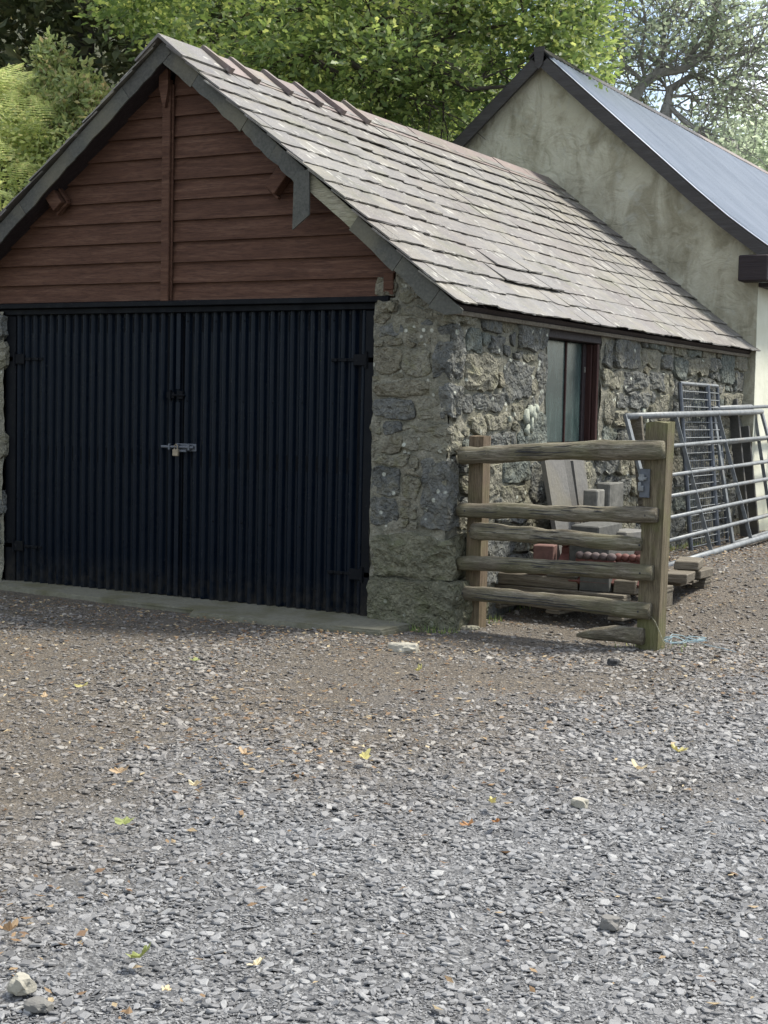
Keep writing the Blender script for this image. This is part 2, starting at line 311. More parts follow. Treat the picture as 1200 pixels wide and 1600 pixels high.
class MB:
    def __init__(s): s.bm = bmesh.new()
    def box(s, lo, hi, bev=0, mat=None, jit=0):
        r = bmesh.ops.create_cube(s.bm, size=1); vs = r['verts']; c = [(a + b) / 2 for a, b in zip(lo, hi)]; d = [b - a for a, b in zip(lo, hi)]
        for v in vs: v.co = Vector((c[0] + v.co.x * d[0] + random.uniform(-jit, jit), c[1] + v.co.y * d[1] + random.uniform(-jit, jit), c[2] + v.co.z * d[2] + random.uniform(-jit, jit)))
        if bev: 
            g = bmesh.ops.bevel(s.bm, geom=list({e for v in vs for e in v.link_edges}), offset=bev, segments=1, affect='EDGES'); vs = [v for v in g['verts']] 
        if mat: bmesh.ops.transform(s.bm, matrix=mat, verts=list({v for v in vs if v.is_valid}))
        return s
    def prism(s, pts, axis, a, b):   # polygon pts in the two other axes, extruded along axis from a to b
        def mk(p, t):
            l = list(p); l.insert(axis, t); return s.bm.verts.new(l)
        A = [mk(p, a) for p in pts]; B = [mk(p, b) for p in pts]; n = len(pts)
        s.bm.faces.new(A); s.bm.faces.new(B[::-1])
        for i in range(n): s.bm.faces.new((A[i], B[i], B[(i + 1) % n], A[(i + 1) % n]))
        return s
    def tube(s, pts, rad, n=8, cap=True, wob=0):
        pts = [Vector(p) for p in pts]; rings = []
        up = Vector((0, 0, 1))
        for i, p in enumerate(pts):
            t = (pts[min(i + 1, len(pts) - 1)] - pts[max(i - 1, 0)]).normalized()
            a = t.cross(up) if abs(t.z) < .95 else t.cross(Vector((1, 0, 0))); a.normalize(); b = t.cross(a)
            r = rad[i] if isinstance(rad, (list, tuple)) else rad
            ring = []
            for k in range(n):
                w = 1 + (wob * nz(p + a * math.cos(k * 2 * PI / n) * r + b * math.sin(k * 2 * PI / n) * r, 9, 3) if wob else 0)
                ring.append(s.bm.verts.new(p + (a * math.cos(k * 2 * PI / n) + b * math.sin(k * 2 * PI / n)) * r * w))
            rings.append(ring)
        for i in range(len(rings) - 1):
            for k in range(n): s.bm.faces.new((rings[i][k], rings[i][(k + 1) % n], rings[i + 1][(k + 1) % n], rings[i + 1][k]))
        if cap: s.bm.faces.new(rings[0][::-1]); s.bm.faces.new(rings[-1])
        return s
    def build(s, name, mat, parent=None, loc=None, smooth=False, auto=False):
        bmesh.ops.recalc_face_normals(s.bm, faces=s.bm.faces)
        me = bpy.data.meshes.new(name); s.bm.to_mesh(me); s.bm.free()
        return link(name, me, mat, parent, loc, smooth)
def rock(name, c, sz, mat, parent=None, seed=0, sub=2, amp=.25, flat=.0):
    bm = bmesh.new(); bmesh.ops.create_icosphere(bm, subdivisions=sub, radius=1)
    for v in bm.verts:
        d = 1 + amp * nz(v.co, 1.3, seed) * 2 + amp * .4 * nz(v.co, 3.5, seed)
        v.co *= d
        v.co = Vector((max(-.8, min(.8, v.co.x)) * sz[0], max(-.8, min(.8, v.co.y)) * sz[1], max(-.75, min(.75, v.co.z)) * sz[2]))
    me = bpy.data.meshes.new(name); bm.to_mesh(me); bm.free(); return link(name, me, mat, parent, c)

# ------------------------------------------------------------ terrain
def ss(t): t = max(0., min(1., t)); return t * t * (3 - 2 * t)
def gh(x, y):
    h = .2 * ss((y - .45) / 2.4) * ss((x + 3) / 2)
    bank = 3.55 * ss((-4.45 - x) / 3.2) * ss((y + 2.5) / 3) + .42 * max(0, -7.2 - x) * ss((y + 2.5) / 4)
    back = 2.2 * ss((y - 9) / 10) * ss((-4.6 - x) / 4) + .18 * max(0, y - 14) * ss((-6 - x) / 20)
    far = .05 * max(0, y - 35)
    t = x - (4.03 - .52 * (y + 7.87)); k = ss((y - 7) / 4); keep = 1 - k + k * ss(-t / (4 + .12 * max(0, y)))
    h += min((bank + back) * keep + min(far, 12), 60)
    if -4.5 < x < 6 and y < 6: h += .012 * noise.noise(Vector((x * 1.3, y * 1.3, 0))) 
    if y < -1: h += .03 * noise.noise(Vector((x * .35 + 5, y * .35, 2)))
    return h
def axis(segs):
    a = [segs[0][0]]
    for x0, x1, st in segs: n = max(1, int(round((x1 - x0) / st))); a += [x0 + (x1 - x0) * (i + 1) / n for i in range(n)]
    return a
xs = axis([(-900, -100, 100), (-100, -30, 7), (-30, -9, 1.), (-9, -4.2, .3), (-4.2, 5.5, .075), (5.5, 12, .6), (12, 60, 6), (60, 900, 120)])
ys = axis([(-60, -9, 6), (-9, -7, .4), (-7, 4, .075), (4, 14, .35), (14, 40, 1.3), (40, 120, 10), (120, 1200, 120)])
V = np.array([(x, y, gh(x, y) + (.006 * noise.noise(Vector((x * 9, y * 9, 1))) if abs(x) < 6 and -7 < y < 4 else 0)) for y in ys for x in xs])
nx = len(xs); I, J = np.meshgrid(np.arange(nx - 1), np.arange(len(ys) - 1)); b0 = (J * nx + I).ravel()
g = npmesh('ground', V, np.stack([b0, b0 + 1, b0 + nx + 1, b0 + nx], 1), 'ground'); g['kind'] = 'structure'
g.data.polygons.foreach_set('use_smooth', [True] * len(g.data.polygons))

# ------------------------------------------------------------ garage
HW = 2.04; RX = -HW; RZ = 3.62; EZ = 1.925; EX = .105; OV = -.135; LEN = 6.08
SL = (RZ - EZ) / (EX - RX); PITCH = math.atan(SL)
def roofz(x): return RZ - abs(x - RX) * SL            # top plane of the roof
garage = thing('stone_garage', 'low stone garage with black corrugated doors, red-brown boarded gable and slate roof', 'garage')
# wall cores with rough mortar faces
def rough_wall(name, P, U, Vv, nu, nv, w, amp=.014, seed=0, skip=None, mat='mortar'):
    # grid P + U*s + V*t pushed along w
    P, U, Vv, w = map(Vector, (P, U, Vv, w)); vs = []; fs = []; idx = {}
    for j in range(nv + 1):
        for i in range(nu + 1):
            p = P + U * (i / nu) + Vv * (j / nv)
            d = amp * (nz(p, 5, seed) + .7 * nz(p, 13, seed + 4) + .35 * nz(p, 29, seed + 9))
            vs.append(p + w * d)
    for j in range(nv):
        for i in range(nu):
            c = P + U * ((i + .5) / nu) + Vv * ((j + .5) / nv)
            if skip and skip(c): continue
            fs.append((j * (nu + 1) + i, j * (nu + 1) + i + 1, (j + 1) * (nu + 1) + i + 1, (j + 1) * (nu + 1) + i))
    return vs, fs
WIN = (1.43, 2.40, 1.07, 1.885)    # window opening y0,y1,z0,z1
def inwin(c): return WIN[0] < c.y < WIN[1] and WIN[2] < c.z < WIN[3]
def merge(parts_):
    V_, F_ = [], []
    for v, f in parts_:
        o = len(V_); V_ += v; F_ += [tuple(i + o for i in q) for q in f]
    return V_, F_
sv, sf = merge([rough_wall('a', (0, 0, -.15), (0, LEN, 0), (0, 0, 2.08), 250, 84, (1, 0, 0), .02, 1, inwin)])
side = pyd('side_wall', sv, sf, 'mortar', garage, True)
def above(c): return c.z > roofz(c.x) - .03
fv, ff = merge([rough_wall('b', (-.515, 0, -.15), (.515, 0, 0), (0, 0, 2.40), 26, 120, (0, -1, 0), .02, 2, lambda c: above(c) or (c.x < -.385 and c.z > 1.97)),
                rough_wall('c', (-.515, .3, -.15), (0, -.3, 0), (0, 0, 2.1), 12, 84, (-1, 0, 0), .012, 3)])
fwall = pyd('front_pier', fv, ff, 'mortar', garage, True)
lv, lf = merge([rough_wall('b', (-4.08, 0, -.15), (.56, 0, 0), (0, 0, 2.15), 24, 90, (0, -1, 0), .02, 5, lambda c: above(c) or c.z > 1.93)])
lp = pyd('front_pier', lv, lf, 'mortar', garage, True)
mb = MB(); mb.box((-4.08, .02, -.2), (-4.0, LEN, 1.9)); mb.box((-4.0, LEN - .1, -.2), (-.1, LEN - .01, 1.9)); mb.build('rear_wall', 'mortar', garage)
# window reveals (rough)
rv, rf = merge([rough_wall('r', (-.25, WIN[1], WIN[2]), (.25, 0, 0), (0, 0, .82), 8, 24, (0, -1, 0), .012, 6),
                rough_wall('r', (-.25, WIN[0], WIN[2]), (.25, 0, 0), (0, 0, .82), 8, 24, (0, 1, 0), .012, 7),
                rough_wall('r', (-.25, WIN[0], WIN[2]), (.25, 0, 0), (0, WIN[1] - WIN[0], 0), 8, 24, (0, 0, 1), .012, 8)])
pyd('window_reveal', rv, rf, 'mortar', garage, True)

def cells(seeds, blocks, bounds, joint, grow, seg=22, seed=0):
    """grow every seed rectangle (u, v, w, h) until it meets a neighbour less a mortar joint; returns one outline each"""
    A = np.array([q[:4] for q in list(seeds) + list(blocks)]); out = []
    for i in range(len(seeds)):
        u0, v0, w, h = A[i]; ring = []; near = np.where((np.abs(A[:, 0] - u0) < (A[:, 2] + w) / 2 + .2) & (np.abs(A[:, 1] - v0) < (A[:, 3] + h) / 2 + .2))[0]; near = near[near != i]; N_ = A[near]
        g_ = grow * (.5 + noise.noise(Vector((u0 * 3, v0 * 3, seed))) * .9 + .5); g_ = max(.004, g_)
        for k in range(seg):
            a_ = 2 * PI * k / seg; du, dv = math.cos(a_) * w, math.sin(a_) * h; l = math.hypot(du, dv); du /= l; dv /= l; t = .3 * min(w, h)
            while True:
                u, v = u0 + du * t, v0 + dv * t
                pu, pv = u + .030 * noise.noise(Vector((u * 9, v * 9, seed))) + .012 * noise.noise(Vector((u * 30, v * 30, seed))), v + .030 * noise.noise(Vector((u * 9, v * 9, seed + 7))) + .012 * noise.noise(Vector((u * 30, v * 30, seed + 3)))
                cu, cv = min(w, h) * .18 * (1 + noise.noise(Vector((u0 * 7, v0 * 7, k // 6)))), 0
                du_, dv_ = abs(pu - u0) - w / 2, abs(pv - v0) - h / 2; own = max(du_, dv_, (du_ + dv_ + cu) * .75)
                if own > g_ or not (bounds[0] < u < bounds[1] and bounds[2] < v < bounds[3]): break
                if len(near) and own + joint > np.min(np.maximum(np.abs(pu - N_[:, 0]) - N_[:, 2] / 2, np.abs(pv - N_[:, 1]) - N_[:, 3] / 2)): break
                t += .004
            t = max(t, .25 * min(w, h)); ring.append((du * t, dv * t))
        out.append(ring)
    return out
def stone_patch(c2, ring, seed, proud, depth=.05):
    """a rough faced stone in wall coordinates (u, v, outward) with that outline"""
    vs = []; fs = []; rnd = random.Random(seed); tx, ty = rnd.uniform(-.5, .5), rnd.uniform(-.5, .5); seg = len(ring)
    rs = [1.03, 1.0, .93, .66, .34]; ds = [-depth, proud * .45, proud, proud * 1.08, proud * 1.1]
    for r, d in zip(rs, ds):
        for k in range(seg):
            u, v = ring[k]; u *= r; v *= r
            n_ = proud * (.7 * nz((c2[0] + u, c2[1] + v, seed), 9, seed) + .5 * nz((c2[0] + u, c2[1] + v, seed), 23, seed)) if d > 0 else 0
            vs.append((u, v, d + n_ + ((tx * u + ty * v) * .14 if d > 0 else 0)))
    vs.append((0, 0, proud * (1.0 + .4 * rnd.uniform(-1, 1))))
    for j in range(len(rs) - 1):
        for k in range(seg): fs.append((j * seg + k, j * seg + (k + 1) % seg, (j + 1) * seg + (k + 1) % seg, (j + 1) * seg + k))
    o = (len(rs) - 1) * seg
    for k in range(seg): fs.append((o + k, o + (k + 1) % seg, len(vs) - 1))
    return vs, fs
TONE = ['stone_dark', 'stone_green', 'stone_tan', 'stone_brown', 'stone_moss']
def put_stone(kind, u, v, ring, tone, seed, parent, proud):
    vs, fs = stone_patch((u, v), ring, seed, proud)
    if kind == 'side': P = [(p[2], p[0], p[1]) for p in vs]; loc = (0, u, v)
    else: P = [(p[0], -p[2], p[1]) for p in vs]; loc = (u, 0, v)
    return pyd('stone', P, fs, TONE[tone], parent, False, loc)
SIDE = [(0.3, 1.64, 0.62, 0.33, 1), (0.62, 1.71, 0.20, 0.09, 0), (0.56, 1.84, 0.27, 0.07, 0), (1.16, 1.8, 0.47, 0.17, 0), (0.94, 1.51, 0.40, 0.25, 0), (0.53, 1.36, 0.38, 0.11, 0), (0.22, 1.35, 0.15, 0.09, 0), (1.35, 1.54, 0.14, 0.35, 0), (0.68, 1.24, 0.36, 0.1, 2), (0.76, 1.12, 0.40, 0.1, 0), (1.12, 1.65, 0.15, 0.05, 2), (0.97, 0.93, 0.38, 0.15, 1), (1.33, 0.84, 0.19, 0.28, 0), (0.93, 0.78, 0.38, 0.10, 2), (0.62, 0.88, 0.24, 0.21, 2), (0.18, 0.87, 0.24, 0.36, 2), (0.94, 0.65, 0.55, 0.09, 0), (0.76, 0.46, 0.4, 0.13, 0), (1.13, 0.46, 0.29, 0.11, 2), (0.67, 0.28, 0.34, 0.13, 0), (0.35, 0.50, 0.23, 0.14, 0), (0.40, 1.22, 0.14, 0.11, 2), (0.40, .98, .16, .15, 0), (.42, .72, .2, .12, 0),
        (2.92, 1.76, 0.58, 0.2, 0), (3.42, 1.75, 0.36, 0.13, 2), (3.86, 1.74, 0.3, 0.1, 0), (3.1, 1.56, 0.45, 0.11, 0), (3.6, 1.57, 0.3, 0.13, 0), (5.50, 1.73, 0.40, 0.26, 1), (5.92, 1.62, 0.38, 0.16, 0), (5.9, 1.82, 0.35, 0.12, 2), (5.12, 1.76, 0.28, 0.12, 0), (4.64, 1.73, 0.55, 0.14, 2), (5.75, 1.42, 0.6, 0.2, 2), (3.22, 1.42, 0.45, 0.12, 0), (3.8, 1.38, 0.41, 0.14, 2), (2.55, 1.76, 0.14, 0.2, 0), (2.60, 1.36, 0.16, 0.24, 2), (4.3, 1.52, 0.5, 0.14, 0), (4.95, 1.55, .5, .15, 0), (3.08, 1.1, 0.6, 0.17, 0), (3.75, 1.06, 0.44, 0.2, 2), (2.77, 0.76, 0.54, 0.16, 0), (3.34, 0.75, 0.44, 0.13, 2), (3.9, 0.67, 0.42, 0.18, 0), (4.6, 1.1, 0.65, 0.25, 0), (5.4, 1.1, 0.6, 0.22, 2), (5.3, 0.65, 0.6, 0.21, 0), (5.85, 0.85, 0.35, 0.22, 0), (2.85, 1.27, .35, .1, 2), (1.7, .85, .4, .2, 0), (2.15, .85, .35, .2, 2), (1.8, .55, .5, .18, 0), (2.3, .5, .35, .16, 0)]
FRONT = [(-0.42, 1.93, 0.16, 0.07, 3), (-0.2, 1.885, 0.26, 0.05, 2), (-0.25, 2.04, 0.2, 0.16, 2), (-0.39, 1.78, 0.18, 0.08, 0), (-0.41, 1.6, 0.16, 0.16, 0), (-0.22, 1.59, 0.17, 0.17, 2), (-0.26, 1.43, 0.43, 0.08, 3), (-0.37, 1.3, 0.24, 0.11, 0), (-0.13, 1.31, 0.15, 0.11, 2), (-0.26, 1.14, 0.45, 0.17, 3), (-0.40, 0.87, 0.18, 0.15, 0), (-0.24, 0.84, 0.12, 0.14, 2), (-0.41, 0.68, 0.16, 0.18, 0), (-0.25, 0.68, 0.1, 0.08, 2), (-0.22, 1.76, 0.13, 0.07, 2), (-0.27, 1.69, 0.07, 0.05, 0), (-0.36, 1.0, 0.22, 0.06, 2)]
allst = [list(q) for q in SIDE]
QB = [(.05, .09, .78, .42), (.18, .43, .40, .28), (.05, .81, .16, .44), (.06, 1.135, .18, .19), (.06, 1.35, .22, .22), (.07, 1.65, .20, .33), (.15, 1.86, .32, .09)]
WB = [((WIN[0] + WIN[1]) / 2, (WIN[2] + 2.1) / 2, WIN[1] - WIN[0] + .02, 2.1 - WIN[2])]
allst = [q for q in allst if all(abs(q[0] - b_[0]) > (q[2] * .5 + b_[2]) / 2 or abs(q[1] - b_[1]) > (q[3] * .5 + b_[3]) / 2 for b_ in QB)]
for (wa, wb, ha, hb, tries, gap) in ((.34, .56, .17, .26, 3000, -.006), (.24, .40, .12, .19, 4000, -.006), (.14, .26, .08, .13, 4000, -.004), (.06, .14, .04, .07, 5000, .004)):
    for tr in range(tries):             # more rubble and small packing stones between the large ones
        w_, h_ = random.uniform(wa, wb), random.uniform(ha, hb); u, v = random.uniform(.08, 6.0), random.uniform(.03, 1.88)
        if any(abs(u - q[0]) < (w_ + q[2]) / 2 + gap and abs(v - q[1]) < (h_ + q[3]) / 2 + gap for q in allst + QB + WB): continue
        allst.append([u, v, w_, h_, random.choice([0, 0, 0, 0, 2, 2, 3, 1])])
        if len(allst) > 285: break
for i, (q, ring) in enumerate(zip(allst, cells(allst, QB + WB, (.03, 6.05, -.1, 1.905),   .020, .022, seed=1))):
    put_stone('side', q[0], q[1], ring, q[4], 100 + i, side, (.026 if q[2] > .25 else .018) * random.uniform(.55, 1.25))
FQ = [(-.2, .09, .62, .42), (-.2, .43, .60, .27), (-.08, .81, .17, .43), (-.14, 1.135, .32, .18), (-.04, 1.645, .12, .32), (-.02, 1.35, .08, .2), (-.43, 1.93, .15, .07)]
fst = [list(q) for q in FRONT if q[1] > .58 and all(abs(q[0] - b_[0]) > (q[2] * .4 + b_[2]) / 2 or abs(q[1] - b_[1]) > (q[3] * .4 + b_[3]) / 2 for b_ in FQ)]
for wa, wb, ha, hb in ((.1, .2, .07, .12), (.05, .1, .03, .06)):
    for tr in range(2500):
        w_, h_ = random.uniform(wa, wb), random.uniform(ha, hb); u, v = random.uniform(-.5, -.02), random.uniform(.6, 2.02)
        if v > roofz(u) - .2 or any(abs(u - q[0]) < (w_ + q[2]) / 2 and abs(v - q[1]) < (h_ + q[3]) / 2 for q in fst + FQ): continue
        fst.append([u, v, w_, h_, random.choice([2, 2, 3, 3, 0])])
for i, (q, ring) in enumerate(zip(fst, cells(fst, FQ, (-.512, -.005, .3, 2.2), .016, .03, seed=3))):
    put_stone('front', q[0], q[1], ring, (3 if q[4] == 0 and i % 2 else q[4]), 400 + i, fwall, .013 * random.uniform(.4, 1.2))
lst = [(-3.80 + random.uniform(-.05, .05), .15 + i * .21, .46, .17, random.choice([0, 2, 3])) for i in range(9)]
for i, (q, ring) in enumerate(zip(lst, cells(lst, [], (-4.08, -3.50, 0, 2), .01, .03, seed=4))): put_stone('front', q[0], q[1], ring, q[4], 340 + i, lp, .02)
def quoin(lo, hi, mat, seed, parent):
    bm = bmesh.new(); bmesh.ops.create_cube(bm, size=1); bmesh.ops.subdivide_edges(bm, edges=bm.edges, cuts=8, use_grid_fill=True)
    c = Vector([(a + b) / 2 for a, b in zip(lo, hi)]); d = Vector([b - a for a, b in zip(lo, hi)])
    for v in bm.verts:
        p = Vector((v.co.x * d.x, v.co.y * d.y, v.co.z * d.z))
        e = sum(abs(q) > .49 for q in v.co)
        p *= 1 - .035 * max(0, e - 1) * (1 + nz(c + p, 6, seed))
        q = c + p; p += Vector((nz(q, 7, seed), nz(q, 7, seed + 20), nz(q, 7, seed + 40))) * .032 + Vector((nz(q, 19, seed), nz(q, 19, seed + 3), nz(q, 19, seed + 6))) * .022 + Vector((nz(q, 41, seed), nz(q, 41, seed + 3), nz(q, 41, seed + 6))) * .008
        v.co = p
    me = bpy.data.meshes.new('stone'); bm.to_mesh(me); bm.free(); return link('stone', me, mat, parent, c)
quoin((-.51, -.045, -.1), (.10, .42, .285), 'stone_moss', 1, fwall)
quoin((-.50, -.03, .30), (.045, .36, .555), 'stone_moss', 2, fwall)
quoin((-.165, -.02, .60), (.02, .12, 1.02), 'stone_dark', 3, fwall)
quoin((-.30, -.016, 1.05), (.022, .14, 1.22), 'stone_tan', 4, fwall)
quoin((-.10, -.02, 1.49), (.025, .16, 1.80), 'stone_dark', 5, fwall)
quoin((-.06, -.018, 1.25), (.02, .16, 1.45), 'stone_dark', 6, fwall)
quoin((-.14, -.01, 1.82), (.03, .30, 1.90), 'stone_tan', 7, fwall)
quoin((-.50, -.035, 1.90), (-.36, .05, 1.96), 'stone_brown', 8, fwall)

for (u, v, r_) in ((1.08, 1.27, .05), (1.14, 1.31, .045), (1.20, 1.29, .05), (1.17, 1.22, .045), (1.10, 1.19, .035), (1.24, 1.33, .03), (.82, 1.26, .02), (.95, 1.06, .02), (.3, .8, .03), (.26, .95, .025), (.33, 1.05, .02), (3.3, 1.30, .05), (3.38, 1.24, .04), (3.24, 1.25, .03), (3.0, 1.0, .04), (2.7, .95, .04)):
    n_ = 12; ring = [(.024 + .004 * random.random(), u + r_ * random.uniform(.35, 1.15) * math.cos(2 * PI * k / n_), v + r_ * random.uniform(.6, 1.1) * 1.15 * math.sin(2 * PI * k / n_)) for k in range(n_)]
    vs = [(.028, u, v)] + ring + [(.01, y, z) for _, y, z in ring]
    pyd('lichen', vs, [(0, 1 + k, 1 + (k + 1) % n_) for k in range(n_)] + [(1 + k, 1 + n_ + k, 1 + n_ + (k + 1) % n_, 1 + (k + 1) % n_) for k in range(n_)], 'lichen', side, True)
# gable cladding
ZB = [1.985, 2.103, 2.236, 2.369, 2.502, 2.640, 2.771, 2.907, 3.043, 3.172, 3.306, 3.44]
clad = MB(); clad.prism([(-4.0, 1.98), (-.39, 1.98), (-.36, roofz(-.36) - .12), (RX, RZ - .1), (-4.0, roofz(-4.0) - .1)], 1, .05, .07); clad = clad.build('gable_cladding', 'blackmatt', garage)
PX = -2.095
def half_w(z): return (RZ - .075 - z) / SL
for i in range(len(ZB) - 1):
    for sgn in (-1, 1):
        dz = 0 if sgn < 0 else .012
        z0 = ZB[i] + .002 - dz * .5 + random.uniform(-.004, .004); z1 = ZB[i + 1] + .014 - dz * .5
        a0 = PX + sgn * .03
        bx0 = RX + sgn * half_w(z0); bx1 = RX + sgn * half_w(z1)
        if sgn > 0: bx0 = min(bx0, -.392); bx1 = min(bx1, -.392)
        else: bx0 = max(bx0, -3.98); bx1 = max(bx1, -3.98)
        if (bx1 - a0) * sgn < .03: continue
        # feather edge: thick bottom edge, thin top, faint bow
        nseg = 6; vs = []; fs = []
        for q in range(nseg + 1):
            t_ = q / nseg; xa = a0 + (bx0 - a0) * t_; xb = a0 + (bx1 - a0) * t_; bow = .003 * nz((xa, z0, 0), 2, i + sgn)
            vs += [(xa, .012 + bow, z0), (xb, .036 + bow, z1), (xb, .048, z1), (xa, .048, z0)]
            if q: o = 4 * q; fs += [(o - 4 + a, o - 4 + (a + 1) % 4, o + (a + 1) % 4, o + a) for a in range(4)]
        fs += [(3, 2, 1, 0), tuple(4 * nseg + a for a in range(4))]
        pyd('board', vs, fs, 'clad', clad)
mb = MB(); mb.box((PX - .032, -.022, 1.975), (PX + .032, .012, 3.40), .004); mb.box((PX + .034, -.004, 1.975), (PX + .046, .010, 3.37), .002); mb.build('cover_batten', 'clad', garage)
mb = MB(); mb.prism([(PX - .038, 3.46), (PX - .038, 3.34), (PX - .005, 3.22), (PX + .01, 3.22), (PX + .034, 3.34), (PX + .034, 3.46)], 1, -.05, -.024); mb.build('batten_tip', 'clad', garage)
for sgn, cx, cz in ((-1, -3.016, 2.68), (1, -1.20, 2.70)):     # boxed purlin ends under the verge
    rot = Matrix.Translation((cx, 0, cz)) @ Matrix.Rotation(sgn * R(40), 4, 'Y')
    mb = MB(); mb.box((-.045, -.075, -.075), (.045, .0, .075), .004, rot); pe = mb.build('purlin_end', 'clad', garage)
    mb = MB(); mb.box((-.062, -.035, -.092), (.062, .0, -.076), .002, rot); mb.box((sgn * -.062 - .008, -.035, -.075), (sgn * -.062 + .008, .0, .09), .002, rot); mb.build('purlin_trim', 'clad', pe)
mb = MB(); mb.box((-.455, -.012, 1.985), (-.385, .03, 2.12), .004); mb.box((-.44, -.02, 2.02), (-.38, -.01, 2.05), .003); mb.build('board_stop', 'clad', garage)
mb = MB(); mb.box((-3.60, -.022, 1.945), (-.41, .10, 1.980), .004); mb.box((-3.56, .012, 1.905), (-.50, .07, 1.943), .003); mb.build('lintel', 'blackmatt', garage)

# doors: two leaves of corrugated iron on timber frames
def corrugated(x0, x1, z0, z1, pitch=.0745, amp=.0195, phase=0.):
    n_ = int((x1 - x0) / pitch * 12); vs = []; fs = []
    zz = [z0, z0 + .5, z0 + 1.0, z1 - .4, z1]
    for i in range(n_ + 1):
        x = x0 + (x1 - x0) * i / n_; c = math.cos(2 * PI * (x - x0) / pitch + phase)
        y = -amp * math.copysign(abs(c) ** .7, c)
        for z in zz: vs.append((x + .0015 * nz((x, 0, z), 2, 8), y + .006 * nz((x, 0, z), 1.2, 3), z + (.006 * nz((x * 3, 0, 0), 2, 2) if z == z0 else 0)))
    m_ = len(zz)
    for i in range(n_):
        for j in range(m_ - 1): fs.append((i * m_ + j, (i + 1) * m_ + j, (i + 1) * m_ + j + 1, i * m_ + j + 1))
    return vs, fs
DX0, DX1, DM = -3.43, -.60, -2.03
for (x0, x1, side_) in ((DX0, DM - .016, -1), (DM + .002, DX1, 1)):
    door = part('garage_door', garage, (0, .06, 0))
    door['label'] = 'left leaf of the black corrugated doors' if side_ < 0 else 'right leaf of the black corrugated doors, with a light scratch'
    vs, fs = corrugated(x0, x1, .035, 1.905, phase=.4 * side_)
    pyd('corrugated_sheet', vs, fs, 'black', door, True)
    mb = MB(); mb.box((x0 + .02, .014, .06), (x1 - .02, .055, .16)); mb.box((x0 + .02, .014, .9), (x1 - .02, .055, 1.0)); mb.box((x0 + .02, .014, 1.78), (x1 - .02, .055, 1.88))
    mb.box((x0 + .01, .0145, .055), (x0 + .10, .056, 1.885)); mb.box((x1 - .10, .0145, .055), (x1 - .01, .056, 1.885)); mb.build('timber_frame', 'blackmatt', door)
    mb = MB()
    for zz in (1.845, 1.33, .55):
        x = x0 + .0745 * 1.0
        while x < x1 - .03:
            mb.tube([(x + .004, -.011, zz + random.uniform(-.004, .004)), (x + .004, -.018, zz)], [.0075, .004], 7); x += .0745 * 3
    mb.build('roofing_nails', 'blackmatt', door)
    for zz in (1.60, .285):
        hx = x0 if side_ < 0 else x1; s_ = -side_
        mb = MB(); mb.box((hx - .055 * s_ if s_ > 0 else hx - .055 * -s_ * -1 - .11 * 0, -.03, zz - .016), (hx + .055, -.018, zz + .016)) if False else None
        xa, xb = sorted((hx - s_ * .0, hx + s_ * .24)); mb.box((xa, -.026, zz - .010), (xb, -.016, zz + .010), .002)
        xa, xb = sorted((hx - s_ * .03, hx + s_ * .075)); mb.box((xa, -.034, zz - .035), (xb, -.027, zz + .035), .003)
        mb.tube([(hx - s_ * .015, -.032, zz - .05), (hx - s_ * .015, -.032, zz + .05)], .011, 8)
        xa, xb = sorted((hx - s_ * .02, hx - s_ * .10)); mb.box((xa, -.030, zz - .018), (xb, -.020, zz + .018), .003)
        for bx in (.13, .2): mb.tube([(hx + s_ * bx, -.024, zz), (hx + s_ * bx, -.034, zz)], .008, 7)
        mb.build('hinge', 'blackmatt', door)
    if side_ < 0:
        mb = MB(); mb.box((DM - .075, -.032, 1.345), (DM - .01, -.016, 1.385), .003); mb.box((DM - .05, -.04, 1.33), (DM - .035, -.02, 1.40), .002); mb.build('latch_keeper', 'blackmatt', door)
    else:
        mb = MB(); mb.box((DM - .004, -.0235, .04), (DM + .030, -.0195, 1.32), .001); mb.box((DM - .004, -.0235, 1.405), (DM + .030, -.0195, 1.90), .001); mb.build('meeting_strip', 'black', door)
        mb = MB(); mb.box((DM + .012, -.034, 1.34), (DM + .06, -.016, 1.395), .003); mb.tube([(DM - .02, -.036, 1.365), (DM + .08, -.036, 1.365)], .007, 7); mb.build('latch', 'blackmatt', door)
        mb = MB(); mb.box((DM + .01, -.030, 1.0), (DM + .17, -.018, 1.05), .003); mb.tube([(DM - .10, -.042, 1.026), (DM + .16, -.042, 1.026)], .010, 8)
        for bx in (-.04, .03, .12): mb.box((DM + bx, -.056, 1.005), (DM + bx + .014, -.03, 1.047), .003)
        mb.box((DM + .055, -.06, .995), (DM + .11, -.036, 1.01), .002); mb.build('slide_bolt', 'galvdark', door)
MB().box((DX1 + .005, .03, -.02), (-.51, .12, 1.90), .004).build('door_post', 'blackmatt', garage); MB().box((DX0 - .10, .03, -.02), (DX0 - .005, .12, 1.90), .004).build('door_post', 'blackmatt', garage)
mb = MB(); mb.box((-3.6, .14, -.1), (-.5, .16, 1.95)); mb.build('dark_interior', 'lead', garage)
pl = MB(); pl.box((-.020, -.012, -.045), (.024, .012, 0), .004)
pl.tube([(-.010, 0, 0), (-.010, 0, .022), (.002, 0, .034), (.014, 0, .022), (.014, 0, 0)], .004, 7)
plo = pl.build('padlock', 'brass'); plo.location = (DM + .035, -.008, 1.012)
tag(plo, 'small brass padlock hanging from the slide bolt between the black corrugated doors', 'padlock')

